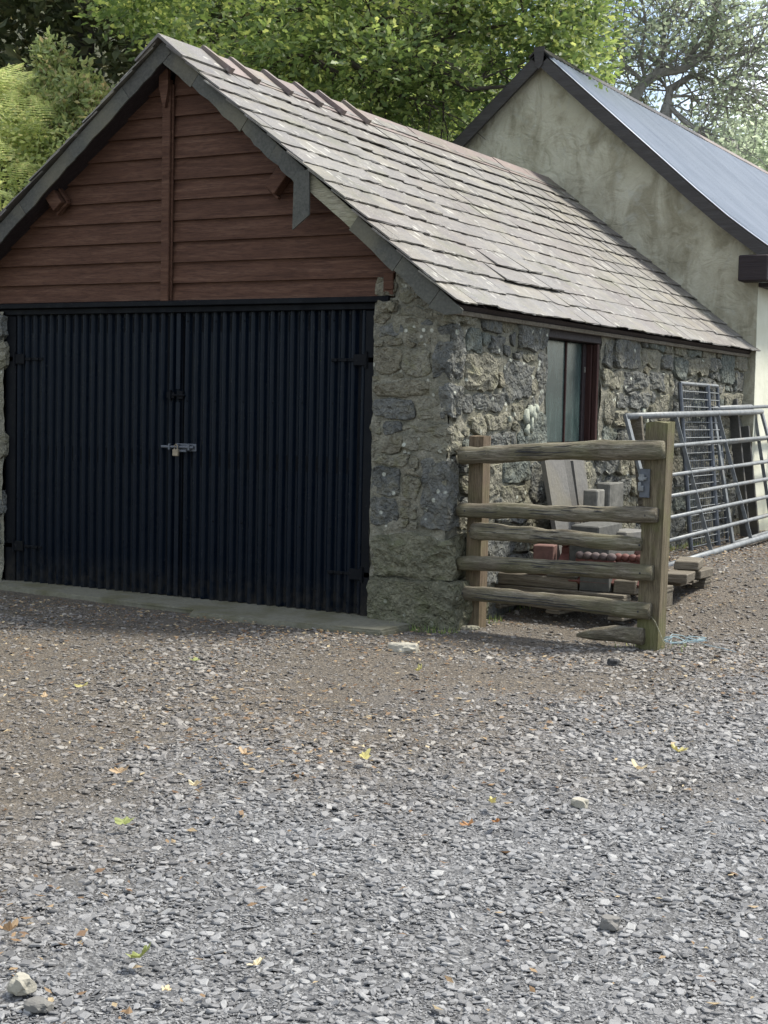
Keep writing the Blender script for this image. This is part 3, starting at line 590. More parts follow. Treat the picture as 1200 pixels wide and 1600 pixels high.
# concrete sill in front of the doors
sill = MB(); P_ = [(-3.75, .13), (-.50, .13), (-.49, -.02), (-.16, -.08), (-.18, -.43), (-.9, -.47), (-1.50, -.50), (-1.56, -.34), (-2.4, -.30), (-3.75, -.20)]
sill.prism(P_, 2, -.08, .032); bmesh.ops.bevel(sill.bm, geom=sill.bm.edges, offset=.012, segments=2, affect='EDGES')
so = sill.build('door_sill', 'concrete', garage)

# window
wn_ = part('window', garage)
mb = MB(); Y0, Y1, Z0, Z1 = WIN
mb.box((-.16, Y0, Z1 - .075), (.004, Y1, Z1 + .03), .004); wt = mb.build('window_head', 'darkframe', wn_)
mb = MB(); mb.box((-.11, Y1 - .055, Z0), (-.045, Y1 - .005, Z1 - .078), .005); mb.box((-.043, Y1 - .04, Z0), (-.006, Y1 - .004, Z1 - .078), .004)
mb.build('window_frame', 'redframe', wn_); MB().box((-.12, Y0, Z0 + .03), (-.07, Y0 + .05, Z1 - .078), .005).build('window_frame', 'redframe', wn_)
mb = MB(); mb.box((-.15, Y0 + .0, Z0 - .01), (.012, Y1 - .01, Z0 + .028), .005); mb.build('window_sill', 'redframe', wn_)
mb = MB(); mb.box((-.125, Y0 + .545, Z0 + .03), (-.088, Y0 + .563, Z1 - .08), .003); mb.build('glazing_bar', 'redframe', wn_)
for a, b in ((Y0 + .052, Y0 + .543), (Y0 + .565, Y0 + .852)):
    mb = MB(); mb.box((-.106, a, Z0 + .032), (-.100, b, Z1 - .08)); mb.build('pane', 'pane', wn_)
mb = MB(); mb.box((-.11, Y0 + .855, Z0 + .03), (-.085, Y1 - .058, Z1 - .08), .003); mb.build('shutter_board', 'darkframe', wn_)
mb = MB(); mb.box((-.084, Y0 + .87, 1.60), (-.078, Y0 + .885, 1.64)); mb.build('window_catch', 'block', wn_)

# roof: deck, individual slates, verge, ridge
roof = part('roof', garage)
def roof_pt(s, y, h=0., sgn=1):     # s = distance down slope from ridge
    return Vector((RX + sgn * (s * math.cos(PITCH) + h * math.sin(PITCH)), y, RZ - s * math.sin(PITCH) + h * math.cos(PITCH)))
SLEN = math.hypot(EX - RX, RZ - EZ)
mb = MB(); e = .1
a, b, c, d = roof_pt(0, 0, -.03), roof_pt(SLEN - .03, 0, -.03), roof_pt(SLEN - .03, 0, -.09), roof_pt(0, 0, -.1)
mb.prism([(p.x, p.z) for p in (a, b, c, d)], 1, OV + .02, LEN + .02)
a, b, c, d = [roof_pt(s, 0, h, -1) for s, h in ((0, -.03), (SLEN - .03, -.03), (SLEN - .03, -.09), (0, -.1))]
mb.prism([(p.x, p.z) for p in (a, b, c, d)], 1, OV + .02, LEN + .02); mb.build('roof_deck', 'darkframe', roof)
def slate_mesh(w, l, seed, th=.008):
    rnd = random.Random(seed); nx_, ny_ = 4, 3; vs = []; fs = []
    bite = rnd.random() < .25
    for top in (1, 0):
        for j in range(ny_ + 1):
            for i in range(nx_ + 1):
                u = -w / 2 + w * i / nx_ + rnd.uniform(-.002, .002); v = l * j / ny_        # v: 0 = lower edge, l = upper edge
                if j == 0: v += rnd.uniform(-.005, .007)
                if bite and j == 0 and i in (0,): v += rnd.uniform(.01, .035); 
                vs.append((u, v, (th if top else 0) + .0025 * noise.noise(Vector((u * 9, v * 9, seed)))))
    N = (nx_ + 1) * (ny_ + 1)
    for j in range(ny_):
        for i in range(nx_):
            a = j * (nx_ + 1) + i; fs.append((a, a + 1, a + nx_ + 2, a + nx_ + 1))
    for i in range(nx_): fs.append((N + i, N + i + 1, i + 1, i))
    for j in range(ny_):
        a = j * (nx_ + 1); fs.append((a, a + nx_ + 1, N + a + nx_ + 1, N + a)); a += nx_; fs.append((N + a, N + a + nx_ + 1, a + nx_ + 1, a))
    return vs, fs
NC = 14; EXPO = (SLEN + .02) / NC
def course_w(kc): return .265 - .07 * kc / NC * 0 
meshes = {}
def slate_me(wk, var, ln=1.65):
    key = (wk, var, ln)
    if key not in meshes:
        vs, fs = slate_mesh(wk * .01, EXPO * ln, wk * 13 + var, .0095); me = bpy.data.meshes.new('slate'); me.from_pydata(vs, [], fs); me.update(); me.materials.append(M['slate']); meshes[key] = me
    return meshes[key]
allsl = []
for sgn in (1, -1):
    for kc in range(NC):
        s_low = SLEN + .02 - kc * EXPO; y = OV - .03 + random.uniform(-.012, .006); first = True
        while y < LEN + .02:
            wk = random.choice([22, 24, 26, 28, 30, 34])
            if first and kc % 2: wk = random.choice([13, 16])
            first = False
            if y + wk * .01 > LEN + .03: wk = max(6, int((LEN + .03 - y) * 100))
            allsl.append((sgn, kc, s_low + random.uniform(-.012, .010), y + wk * .005, wk, random.randrange(6))); y += wk * .01 + .0035
def slate_matrix(sgn, kc, s_low, yc, wk, var):
    tilt = .012 / EXPO + random.uniform(-.006, .012); lift = .012 + .002 * random.random() + (.01 * max(0, nz((yc, s_low, 0), .8, 5)))
    yaw = random.uniform(-.02, .02)
    if sgn > 0 and kc in (3, 2) and abs(yc - 1.6) < .42 and random.random() < .9: lift += .018; tilt += .05; yaw += random.choice([-.05, .04]); s_low += .02
    # sag of the old roof
    lift -= .03 * math.sin(PI * max(0, min(1, yc / LEN))) * math.sin(PI * s_low / SLEN) - .008 * nz((yc, s_low, 0), 1.1, 2)
    p = roof_pt(s_low, yc, lift, sgn)
    up = (roof_pt(0, 0, 0, sgn) - roof_pt(1, 0, 0, sgn)).normalized(); nrm = Vector((sgn * math.sin(PITCH), 0, math.cos(PITCH))); ax = up.cross(nrm)
    m = Matrix((( ax.x, up.x, nrm.x, 0), (ax.y, up.y, nrm.y, 0), (ax.z, up.z, nrm.z, 0), (0, 0, 0, 1)))
    return Matrix.Translation(p) @ m @ Matrix.Rotation(-tilt, 4, 'X') @ Matrix.Rotation(yaw, 4, 'Z')
right = [s for s in allsl if s[0] > 0]; right.sort(key=lambda s: s[3]); ind = set(id(s) for s in right[:295])
JV, JF = [], []
for s in allsl:
    m_ = slate_matrix(*s)
    if id(s) in ind:
        o = bpy.data.objects.new('slate', slate_me(s[4], s[5], .85 if s[1] == NC - 1 else 1.65)); COL.objects.link(o); o.parent = roof; o.matrix_local = m_
    else:
        me = slate_me(s[4], s[5], .85 if s[1] == NC - 1 else 1.65); off = len(JV); JV += [tuple(m_ @ v.co) for v in me.vertices]; JF += [tuple(i + off for i in p.vertices) for p in me.polygons]
o = pyd('distant_slates', JV, JF, 'slate', roof); o['kind'] = 'stuff'
# verge slates hung under the roof edge at the front
def verge_piece(s0, s1, d0, d1, sgn, mat='verge', y=OV, name='verge_slate', jag=.014):
    d0 *= .88; d1 *= .88
    n_ = 6; pts = []
    for i in range(n_ + 1): s = s0 + (s1 - s0) * i / n_; pts.append(roof_pt(s, 0, -.008, sgn))
    for i in range(n_, -1, -1): s = s0 + (s1 - s0) * i / n_; pts.append(roof_pt(s, 0, -(d0 + (d1 - d0) * i / n_) + random.uniform(-jag, jag) * .5, sgn))
    mb = MB(); mb.prism([(p.x, p.z) for p in pts], 1, y, y + .012); return mb.build(name, mat, garage)
cp = math.cos(PITCH)
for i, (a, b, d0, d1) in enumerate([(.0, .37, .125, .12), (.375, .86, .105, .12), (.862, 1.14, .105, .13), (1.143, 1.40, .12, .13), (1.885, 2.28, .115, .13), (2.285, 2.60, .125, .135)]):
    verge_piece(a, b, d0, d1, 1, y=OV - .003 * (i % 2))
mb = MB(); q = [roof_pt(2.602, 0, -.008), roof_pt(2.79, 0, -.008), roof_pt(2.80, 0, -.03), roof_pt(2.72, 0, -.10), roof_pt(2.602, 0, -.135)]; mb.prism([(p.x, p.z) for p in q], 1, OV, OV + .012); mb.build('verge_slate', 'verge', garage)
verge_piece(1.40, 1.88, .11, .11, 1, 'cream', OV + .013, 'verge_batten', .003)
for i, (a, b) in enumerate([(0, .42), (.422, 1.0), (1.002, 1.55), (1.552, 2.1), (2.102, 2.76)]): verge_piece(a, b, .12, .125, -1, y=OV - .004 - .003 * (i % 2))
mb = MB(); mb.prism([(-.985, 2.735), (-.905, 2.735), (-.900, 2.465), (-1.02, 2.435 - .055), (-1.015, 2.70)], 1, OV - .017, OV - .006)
fl = mb.build('hanging_slate', 'verge', garage); fl['label'] = 'loose verge slate hanging straight down'
# ridge: plain slab tiles, the first six with raised joint rolls
ridge = part('ridge', garage)
yb = [OV - .05, 0.31, 0.62, 1.02, 1.42, 1.74, 2.11, 3.1, 4.1, 4.75, 5.4, 6.06]
for i in range(len(yb) - 1):
    mb = MB(); y0_, y1_ = yb[i], yb[i + 1] - .006; lift = .02 + .004 * (i % 2); sl = .22; zs = -.01 * math.sin(PI * i / 11) * 2
    for sgn in (1, -1):
        q = [roof_pt(0, 0, lift + .008, sgn), roof_pt(sl, 0, lift + .006, sgn), roof_pt(sl, 0, lift - .008, sgn), roof_pt(0, 0, lift - .008, sgn)]
        q[0].x = RX; q[3].x = RX; q[0].z += .012
        mb.prism([(p.x, p.z + zs) for p in q], 1, y0_, y1_)
    bmesh.ops.remove_doubles(mb.bm, verts=mb.bm.verts, dist=.0005)
    rt = mb.build('ridge_tile', 'slate' if i == 0 else 'ridge', ridge)
    if i == 0: rt['label'] = 'grey slate ridge tile at the gable end'
    if i < 7 and i > 0:
        mb = MB()
        for sgn in (1, -1):
            q = [roof_pt(-.012, 0, lift + .012, sgn), roof_pt(sl + .03, 0, lift + .008, sgn), roof_pt(sl + .03, 0, lift + .044, sgn), roof_pt(-.01, 0, lift + .055, sgn)]
            q[0].x = RX + sgn * .0015; q[3].x = RX + sgn * .0015
            mb.prism([(p.x, p.z + zs) for p in q], 1, y0_ - .020, y0_ + .020)
        mb.build('joint_roll', 'ridge', ridge)
# fascia under the eaves
mb = MB(); mb.box((.03, OV + .03, EZ - .062), (.055, LEN - .02, EZ - .035), .003); mb.build('eaves_board', 'pallet', garage)

# ------------------------------------------------------------ cottage behind
cot = thing('rendered_cottage', 'stained rendered cottage gable with grey metal roof behind the stone garage', 'cottage', (-2.13, 6.09, 0))
CX = -2.13; CH = 4.72; CW = 2.22; CS = .881
def cz_(x): return CH - abs(x - CX) * CS
gv, gf = rough_wall('g', (-4.35, 6.09, -.2), (4.45, 0, 0), (0, 0, 4.95), 110, 122, (0, -1, 0), .016, 21, lambda c: c.z > cz_(c.x) + .14)
gv = [(p[0] - CX, p[1] - 6.09, min(p[2], cz_(p[0]) + .07)) for p in gv]
pyd('gable_wall', gv, gf, 'render', cot, True)
mb = MB(); mb.box((2.05, .012, -.2), (2.225, 14, 2.60), .02); mb.box((-2.22, .02, -.2), (-2.1, 14, 2.60)); mb.build('long_wall', 'lime', cot)
croof = part('roof', cot)
P2 = math.atan(CS); CSL = 2.5 / math.cos(P2)
def cpt(s, h=0, sgn=1):
    z = -s * math.sin(P2) + h * math.cos(P2); x = s * math.cos(P2) + h * math.sin(P2)
    if s > 2.4: z += .10 * (s - 2.4) ** 1.3
    return (sgn * x, CH + .165 + z)
for sgn in (1, -1):
    for k in range(14):     # sheets a metre wide with narrow standing ribs
        y0_, y1_ = -.13 + k * 1.0, -.13 + (k + 1) * 1.0; vs = []; fs = []; prof = []
        for r_ in range(10):
            yb_ = y0_ + r_ * .1
            prof += [(yb_, 0), (yb_ + .070, 0), (yb_ + .080, .022), (yb_ + .090, .022)]
        prof.append((y1_ + .004, 0.0)); ns = [0, .8, 1.6, 2.2, 2.6, 2.9, 3.3]
        for yy, hh in prof:
            for s in ns: x, z = cpt(s, hh + .003 * (k % 2), sgn); vs.append((x, yy, z))
        for i in range(len(prof) - 1):
            for j in range(len(ns) - 1): fs.append((i * len(ns) + j, (i + 1) * len(ns) + j, (i + 1) * len(ns) + j + 1, i * len(ns) + j + 1))
        pyd('roof_sheet', vs, fs, 'metalroof', croof)
    mb = MB()
    ns = [0, .8, 1.6, 2.2, 2.6, 2.9, 3.3]
    mb.prism([cpt(s, -.012, sgn) for s in ns] + [cpt(s, -.122, sgn) for s in reversed(ns)], 1, -.14, -.10); mb.build('bargeboard', 'barge', cot)
    mb = MB(); mb.prism([cpt(s, -.02, sgn) for s in ns] + [cpt(s, -.06, sgn) for s in reversed(ns)], 1, -.098, 14.0); mb.build('roof_deck', 'barge', croof)
mb = MB(); mb.prism([(-.06, CH + .19), (-.04, CH + .02), (0, CH - .03), (.04, CH + .02), (.06, CH + .19)], 1, -.155, -.142); mb.build('apex_plate', 'barge', cot)
for k in range(14):
    mb = MB()
    for sgn in (1, -1):
        q = [cpt(0, .045, sgn), cpt(.13, .028, sgn), cpt(.13, .016, sgn), cpt(0, .02, sgn)]; q[0] = (0, q[0][1]); q[3] = (0, q[3][1])
        mb.prism(q, 1, -.15 + k * 1.0, -.156 + (k + 1) * 1.0)
    mb.build('ridge_cap', 'barge' if k < 5 else 'ridge', croof)
mb = MB(); mb.box((2.09, -.20, 2.56), (2.36, .0, 2.80), .01); mb.build('wall_plate_end', 'darkframe', cot)
mb = MB(); mb.box((2.23, .0, 2.52), (2.50, 14, 2.56), .005); mb.build('soffit', 'darkframe', cot)

# ------------------------------------------------------------ fence of round rails
fence = thing('rail_fence', 'short weathered timber fence with round rails between two posts at the garage corner', 'fence', (.67, .08, 0))
def post(cx, cy, wx, wy, z1, mat, lean, name, label=None):
    bm = bmesh.new(); nzr = 14; vs = []
    for j in range(nzr + 1):
        z = -.12 + (z1 + .12) * j / nzr
        for a, b in ((-1, -1), (-.2, -1.03), (1, -1), (1.02, .1), (1, 1), (-1, 1)):
            vs.append(bm.verts.new((cx - .67 + lean * z + a * wx / 2 * (1 + .03 * nz((a, b, z), 2, cx)), cy - .08 + b * wy / 2 * (1 + .03 * nz((b, a, z), 2, cx + 4)), z + (random.uniform(-.006, .006) if j == nzr else 0))))
    for j in range(nzr):
        for k in range(6): bm.faces.new((vs[j * 6 + k], vs[j * 6 + (k + 1) % 6], vs[(j + 1) * 6 + (k + 1) % 6], vs[(j + 1) * 6 + k]))
    bm.faces.new(vs[-6:]); bmesh.ops.recalc_face_normals(bm, faces=bm.faces)
    me = bpy.data.meshes.new(name); bm.to_mesh(me); bm.free(); o = link(name, me, mat, fence)
    if label: o['label'] = label
    return o
post(.115, .20, .095, .10, 1.155, 'postb', 0, 'fence_post', 'thin brown post against the stone wall')
post(1.245, .125, .125, .125, 1.265, 'post', .012, 'fence_post', 'thick square post with a green stained foot')
mb = MB(); mb.prism([(1.322 - .67, .0 - .03), (1.325 - .67, .11), (1.33 - .67, .11), (1.33 - .67, -.03)], 2, .05, 1.25) if False else None
rails = [(.055, 1.04, 1.315, 1.118, .052, .052), (.05, .712, 1.29, .752, .046, .043), (.13, .60, 1.20, .588, .049, .040), (.04, .402, 1.275, .428, .044, .048), (.05, .225, 1.27, .215, .045, .048)]
for i, (xa, za, xb, zb, ra, rb) in enumerate(rails):
    pts = []; rr = []; n_ = 22
    for k in range(n_ + 1):
        t_ = k / n_; x = xa + (xb - xa) * t_; z = za + (zb - za) * t_ + .012 * nz((x, i * 5, 0), 1.6, 2)
        yy = .03 + .022 * (i == 2) + (.05 * (1 - t_) * 1)
        pts.append((x - .67, yy - .08, z)); rr.append((ra + (rb - ra) * t_) * (1 + .09 * nz((x, i, 1), 4, 3)) * (.96 if k in (0, n_) else 1))
    MB().tube(pts, rr, 16, True, .24).build('rail', 'rail', fence, smooth=True)
    mb = MB()
    for (px_, yy_) in ((.115, 0), (1.245, 0)):
        k_ = min(n_, max(0, int((px_ - xa) / (xb - xa) * n_))); q_ = Vector(pts[k_]); mb.tube([q_ + Vector((0, -rr[k_] * .9, 0)), q_ + Vector((0, -rr[k_] * 1.04, 0))], .006, 6)
    mb.build('nails', 'lead', fence)
    mb = MB()     # long drying cracks
    for q in range(6):
        k0 = random.randrange(1, n_ - 9); ph = random.uniform(-.5, .9)
        cr_ = [(Vector(pts[k]) + Vector((0, -math.cos(ph), math.sin(ph))) * rr[k] * .985 + Vector((0, 0, .004 * random.uniform(-1, 1)))) for k in range(k0, k0 + 8)]
        mb.tube(cr_, [.0005, .002, .0028, .002, .0028, .0026, .0015, .0004], 5)
    mb.build('crack', 'lead', fence)
bmr = MB(); bmr.tube([(.82 - .67, -.0, .035), (.93 - .67, -.01, .055), (1.06 - .67, -.02, .07), (1.23 - .67, -.05, .075)], [.012, .035, .045, .048], 12, True, .25); ro = bmr.build('broken_rail', 'rail', fence, smooth=True)
rock('post_foot', (.115 - .67, .10 - .08, .012), (.08, .06, .02), 'stone_tan', fence, 5)
mb = MB(); x = 1.205 - .67; y = .052 - .08; z = .90
mb.box((x - .028, y - .008, z - .055), (x + .030, y + .004, z + .105), .002); mb.build('hinge_plate', 'galvdark', fence)
mb = MB(); mb.tube([(x - .012, y - .02, z + .04), (x - .012, y - .02, z + .075)], .016, 8); mb.box((x - .03, y - .03, z + .045), (x + .016, y - .01, z + .06), .002); mb.box((x - .03, y - .028, z - .02), (x + .0, y - .009, z + .012), .003); mb.tube([(x - .022, y - .02, z - .012), (x - .022, y - .02, z + .03)], .010, 7); mb.build('latch_bracket', 'galv', fence)
mb = MB(); mb.tube([(1.25 - .67, -.02, .20), (1.30 - .67, -.045, .16), (1.345 - .67, -.03, .05), (1.36 - .67, .0, .03)], .003, 5); mb.build('tie_wire', 'cream', fence)
# twig on top of post, twine on ground
mb = MB(); pts = []; r0 = random.Random(5)
for k in range(38):
    a_ = k * .55; rr_ = .07 + .035 * math.sin(k * 1.7); pts.append((1.44 + rr_ * 1.25 * math.cos(a_) + r0.uniform(-.012, .012), .08 + rr_ * math.sin(a_) * .9 + r0.uniform(-.012, .012), .022 + .03 * r0.random()))
pts += [(1.6, .06, .02), (1.7, .0, .02), (1.78, -.04, .015)]
mb.tube(pts, .0022, 5); tw = mb.build('baler_twine', 'twine'); tw.location.z = .035; tag(tw, 'tangle of pale blue baler twine at the foot of the thick fence post', 'twine')

# ------------------------------------------------------------ galvanised field gates leaning on the wall
def field_gate(label, ya, yb, xb, xt, za, zb_, H, bars, ups, group):
    gt = thing('field_gate', label, 'gate', (xb, (ya + yb) / 2, 0), group=group)
    yo = (ya + yb) / 2
    def P(y, t):  # t 0 base .. 1 top
        k = (y - ya) / (yb - ya); return (xt * t - xb * t, y - yo, za + (zb_ - za) * k + H * t)
    for j, t in enumerate(bars):
        MB().tube([P(ya, t), P((ya * 2 + yb) / 3, t), P((ya + 2 * yb) / 3, t), P(yb, t)], .026 if j in (0, len(bars) - 1) else .0165, 10).build('bar', 'galv', gt, smooth=True)
    for y in ups:
        e = y in (ups[0], ups[-1])
        p0, p1 = Vector(P(y, -.01)), Vector(P(y, 1.01)); d_ = Vector((.030, 0, 0))
        if e:
            mb = MB(); a_ = (p1 - p0).normalized(); mb.box((-.028, -.012, 0), (.028, .012, (p1 - p0).length), .002, Matrix.Translation(p0) @ a_.to_track_quat('Z', 'Y').to_matrix().to_4x4()); mb.build('end_stile', 'galv', gt)
        else: mb = MB(); a_ = (p1 - p0).normalized(); mb.box((.016, -.016, 0), (.024, .016, (p1 - p0).length), .001, Matrix.Translation(p0) @ a_.to_track_quat('Z', 'Y').to_matrix().to_4x4()); mb.build('upright', 'galv', gt)
    return gt
BARS = [0, .155, .30, .44, .58, .78, 1.0]
field_gate('long galvanised field gate leaning on the stone wall behind the fence, nearest the drive', 2.62, 6.25, .47, .13, .20, .27, 1.09, BARS, [2.62, 3.75, 4.88, 6.25], 'galvanised field gates leaning on the wall')
field_gate('second galvanised gate tucked behind the long one, against the wall near the cottage', 4.9, 7.6, .30, .075, .20, .27, 1.17, [0, .14, .28, .42, .56, .74, 1.0], [4.9, 6.2, 6.75, 7.6], 'galvanised field gates leaning on the wall')
# mesh panel
mp_ = thing('mesh_panel', 'tall narrow wire mesh hurdle in grey steel frame standing behind the field gate', 'panel', (.22, 4.52, .17))
def MPp(y, t): return Vector((-.15 * t, y, 1.40 * t))
for y, w_ in ((-.52, .02), (.20, .034), (.50, .012)):
    MB().tube([MPp(y, 0) , MPp(y, 1)], w_ * .6 + .008, 8).build('upright', 'galvdark', mp_)
for t in (0, 1): MB().tube([MPp(-.52, t), MPp(.5, t)], .016, 8).build('cross_bar', 'galv', mp_)
for k in range(1, 22):
    t = k / 22; MB().tube([MPp(-.52, t) + Vector((.01, 0, 0)), MPp(.5, t) + Vector((.01, 0, 0))], .0045, 5).build('cross_wire', 'galv', mp_)
for k in range(1, 19):
    y = -.52 + 1.02 * k / 19; MB().tube([MPp(y, .0), MPp(y, .965)], .0028, 5).build('upright_wire', 'galvdark', mp_)
# dark timber props behind the gates
for i, (y, h_) in enumerate(((2.83, 1.12), (5.65, 1.3), (5.95, 1.05))):
    mb = MB(); a_ = Vector((-.14, .02, 1)).normalized(); mb.box((-.015, -.045, 0), (.015, .045, h_), .003, a_.to_track_quat('Z', 'Y').to_matrix().to_4x4())
    o = mb.build('timber_prop', 'slabdark' if i else 'pallet'); o.location = (.20 if i else .28, y, .18)
    tag(o, ['grey plank leaning on the wall at the left end of the field gate', 'dark upright plank behind the second gate, nearer the mesh hurdle', 'shorter dark plank behind the second gate, nearer the cottage'][i], 'plank')

# ------------------------------------------------------------ slabs and blocks under the window
def slab(name, label, cat, pts, x, lean, th, mat, z0):
    mb = MB(); mb.prism(pts, 0, -th, 0)
    for v in mb.bm.verts: v.co.x -= lean * v.co.z; v.co += Vector((random.uniform(-.004, .004),) * 3)
    o = mb.build(name, mat); o.location = (x, 0, z0); return tag(o, label, cat)
slab('slate_slab', 'tall grey slate slab leaning on the wall below the window', 'slab', [(1.00, .94), (1.34, .94), (1.50, 0), (1.16, 0)], .32, .14, .03, 'slab', .06)
slab('slate_slab', 'narrow black slab beside the tall grey one under the window', 'slab', [(1.40, .93), (1.64, .93), (1.72, 0), (1.52, 0)], .26, .17, .04, 'slabdark', .06)
slab('slate_slab', 'narrow pale slab standing under the right corner of the window', 'slab', [(1.66, .90), (1.86, .93), (1.94, 0), (1.72, 0)], .25, .15, .05, 'slab', .08)
def block(label, c, sz, mat, rz=0, cat='block', name='concrete_block'):
    mb = MB(); mb.box((-sz[0] / 2, -sz[1] / 2, 0), (sz[0] / 2, sz[1] / 2, sz[2]), .008, jit=.006); o = mb.build(name, mat); o.location = c; o.rotation_euler = (0, 0, rz); return tag(o, label, cat)
block('upright buff concrete block standing behind the fence, left of its pair', (.34, 1.50, .37), (.10, .20, .43), 'block', .1)
block('taller pale concrete block standing right of the buff one below the window', (.35, 1.76, .37), (.10, .22, .47), 'block', -.1)
block('grey concrete block lying flat behind the third fence rail, under the slate slab', (.52, 1.08, .50), (.18, .42, .10), 'blockdark', .05)
block('brownish concrete block lying at the right end of the stack behind the fence', (.60, 1.42, .45), (.18, .36, .10), 'slab', -.1)
block('rough grey block under the flat blocks at the back of the pallet', (.55, 1.35, .24), (.26, .9, .23), 'blockdark', 0)
# pallet
pal = thing('wooden_pallet', 'pale wooden pallet on the gravel behind the rail fence', 'pallet', (.47, 1.38, .06), R(-4))
for x in (-.42, 0, .42):
    for y in (-.66, 0, .66): MB().box((x - .045, y - .06, .02), (x + .045, y + .06, .115), .003).build('bearer_block', 'pallet', pal)
for x in (-.42, 0, .42): MB().box((x - .05, -.72, 0), (x + .05, .72, .019), .003).build('bottom_board', 'pallet', pal)
for y in (-.66, 0, .66): MB().box((-.47, y - .06, .116), (.47, y + .06, .134), .003).build('stringer_board', 'pallet', pal)
for k in range(7): y = -.66 + 1.32 * k / 6; MB().box((-.47, y - .05, .135), (.47, y + .05, .153), .003, jit=.002).build('deck_board', 'pallet', pal)
def box_thing(name, label, cat, lo, hi, mat, rz=0):
    c = [(a + b) / 2 for a, b in zip(lo, hi)]; mb = MB(); mb.box([a - q for a, q in zip(lo, c)], [a - q for a, q in zip(hi, c)], .006, jit=.004); o = mb.build(name, mat); o.location = c; o.rotation_euler = (0, 0, rz); return tag(o, label, cat)
box_thing('timber_beam', 'long greenish timber lying on the front edge of the pallet', 'timber', (.02, .70, .215), (.56, .79, .285), 'pallet', .03)
box_thing('concrete_block', 'dark grey cube-like block on the front of the pallet, right of the long timber', 'block', (.575, .70, .215), (.765, .88, .36), 'blockdark')
box_thing('timber_offcut', 'pale wood offcut on the pallet beside the thick fence post', 'timber', (.79, .72, .215), (.93, .9, .30), 'pallet')
box_thing('red_brick', 'dark red brick lying on the long timber behind the fourth fence rail', 'brick', (.22, .71, .288), (.34, .80, .35), 'brick')
box_thing('concrete_block', 'long grey block lying beside the red brick behind the fourth rail', 'block', (.36, .70, .288), (.56, .80, .345), 'block')
for i, (x, y, z, w_) in enumerate(((.93, 1.95, .216, .14), (.93, 1.6, .216, .13), (.90, 1.9, .28, .16))):
    box_thing('timber_offcut', ['lower pale offcut on the pallet to the right of the thick post, at the back', 'pale offcut on the pallet just right of the thick post', 'pale offcut lying across the others at the back right of the pallet'][i], 'timber', (x - .10, y - w_, z), (x + .06, y + w_, z + .06), 'pallet', .1 * i)
# cresting ridge tiles with bead rows
def crest(label, x0, x1, y, z, nb, mats, bar=True, red=False):
    t_ = thing('cresting_tile', label, 'roof tile', ((x0 + x1) / 2, y, z)); w_ = (x1 - x0) / 2
    mb = MB(); mb.prism([(-.12, -.10), (0, .0), (.12, -.10), (.10, -.12), (0, -.03), (-.10, -.12)], 0, -w_, w_); mb.box((-w_, -.012, -.01), (w_, .012, .03), .003)
    mb.build('tile_body', 'terracotta', t_)
    for k in range(nb):
        bm = bmesh.new(); bmesh.ops.create_uvsphere(bm, u_segments=10, v_segments=8, radius=.03)
        for v in bm.verts: v.co.z *= .85
        me = bpy.data.meshes.new('bead'); bm.to_mesh(me); bm.free(); link('bead', me, mats[k % len(mats)], t_, (-w_ + (2 * k + 1) * w_ / nb, 0, .05), True)
crest('red terracotta cresting tile with six beads, back left on the pallet', .33, .62, 1.0, .42, 6, ['terracotta'])
crest('cresting tile with dull grey beads lying in front of the red ones', .50, .76, .82, .372, 5, ['beadgrey'])
crest('red terracotta cresting tile with six beads, right end of the pallet', .74, 1.02, .86, .372, 6, ['terracotta'])
box_thing('terracotta_pot', 'pale pink terracotta block at the left of the beaded tiles', 'roof tile', (.17, .90, .31), (.30, 1.0, .46), 'terrapale', .1)
rock('broken_tile', (.88, 1.05, .45), (.10, .06, .045), 'terrapale', None, 4); tag(bpy.data.objects['broken_tile'], 'broken terracotta lump on the pile next to the thick post', 'roof tile')
mb = MB(); mb.box((.22, .84, .22), (.92, 1.14, .28)); o = mb.build('stacked_tile', 'brick'); tag(o, 'dark red tiles stacked flat under the beaded cresting tiles', 'roof tile')

# ------------------------------------------------------------ loose stones and fallen leaves
for nm, c, s, mt, lb, sd_ in [('loose_stone', (1.775, -5.46, .022), (.030, .028, .025), 'boulder', 'largest pale rounded stone on the gravel at the bottom left corner', 3),
                             ('loose_stone', (1.86, -5.50, .008), (.034, .028, .014), 'slab', 'flat blue-grey stone just right of the pale rounded stone', 7),
                             ('loose_stone', (.20, -.84, .012), (.10, .06, .045), 'boulder', 'pale flat stone on the ground in front of the stone pier', 9),
                             ('loose_stone', (1.28, -.55, .010), (.035, .03, .03), 'lead', 'small black stone on the gravel in front of the broken rail', 12),
                             ('loose_stone', (2.72, -4.35, .015), (.03, .026, .02), 'slab', 'grey lump of slate near the bottom right of the drive', 14),
                             ('loose_stone', (2.22, -3.32, .02), (.034, .028, .02), 'boulder', 'small rounded beige stone on the grey gravel at right', 16)]:
    o = rock(nm, c, s, mt, None, sd_, 3, .25); tag(o, lb, 'stone')
def leaf_shape(size, lobes, curl, seed):
    r_ = random.Random(seed); n_ = 22; vs = [(0, 0, .004)]; fs = []
    for k in range(n_):
        a_ = 2 * PI * k / n_; rr_ = size * (.62 + .38 * abs(math.cos(a_ * lobes / 2))) * (1 if abs(math.cos(a_)) > .3 else .8) * r_.uniform(.85, 1.1)
        x, y = rr_ * math.cos(a_), rr_ * .62 * math.sin(a_); vs.append((x, y, curl * (x * x + 1.8 * y * y) / size + r_.uniform(0, .006)))
    for k in range(n_): fs.append((0, 1 + k, 1 + (k + 1) % n_))
    return vs, fs
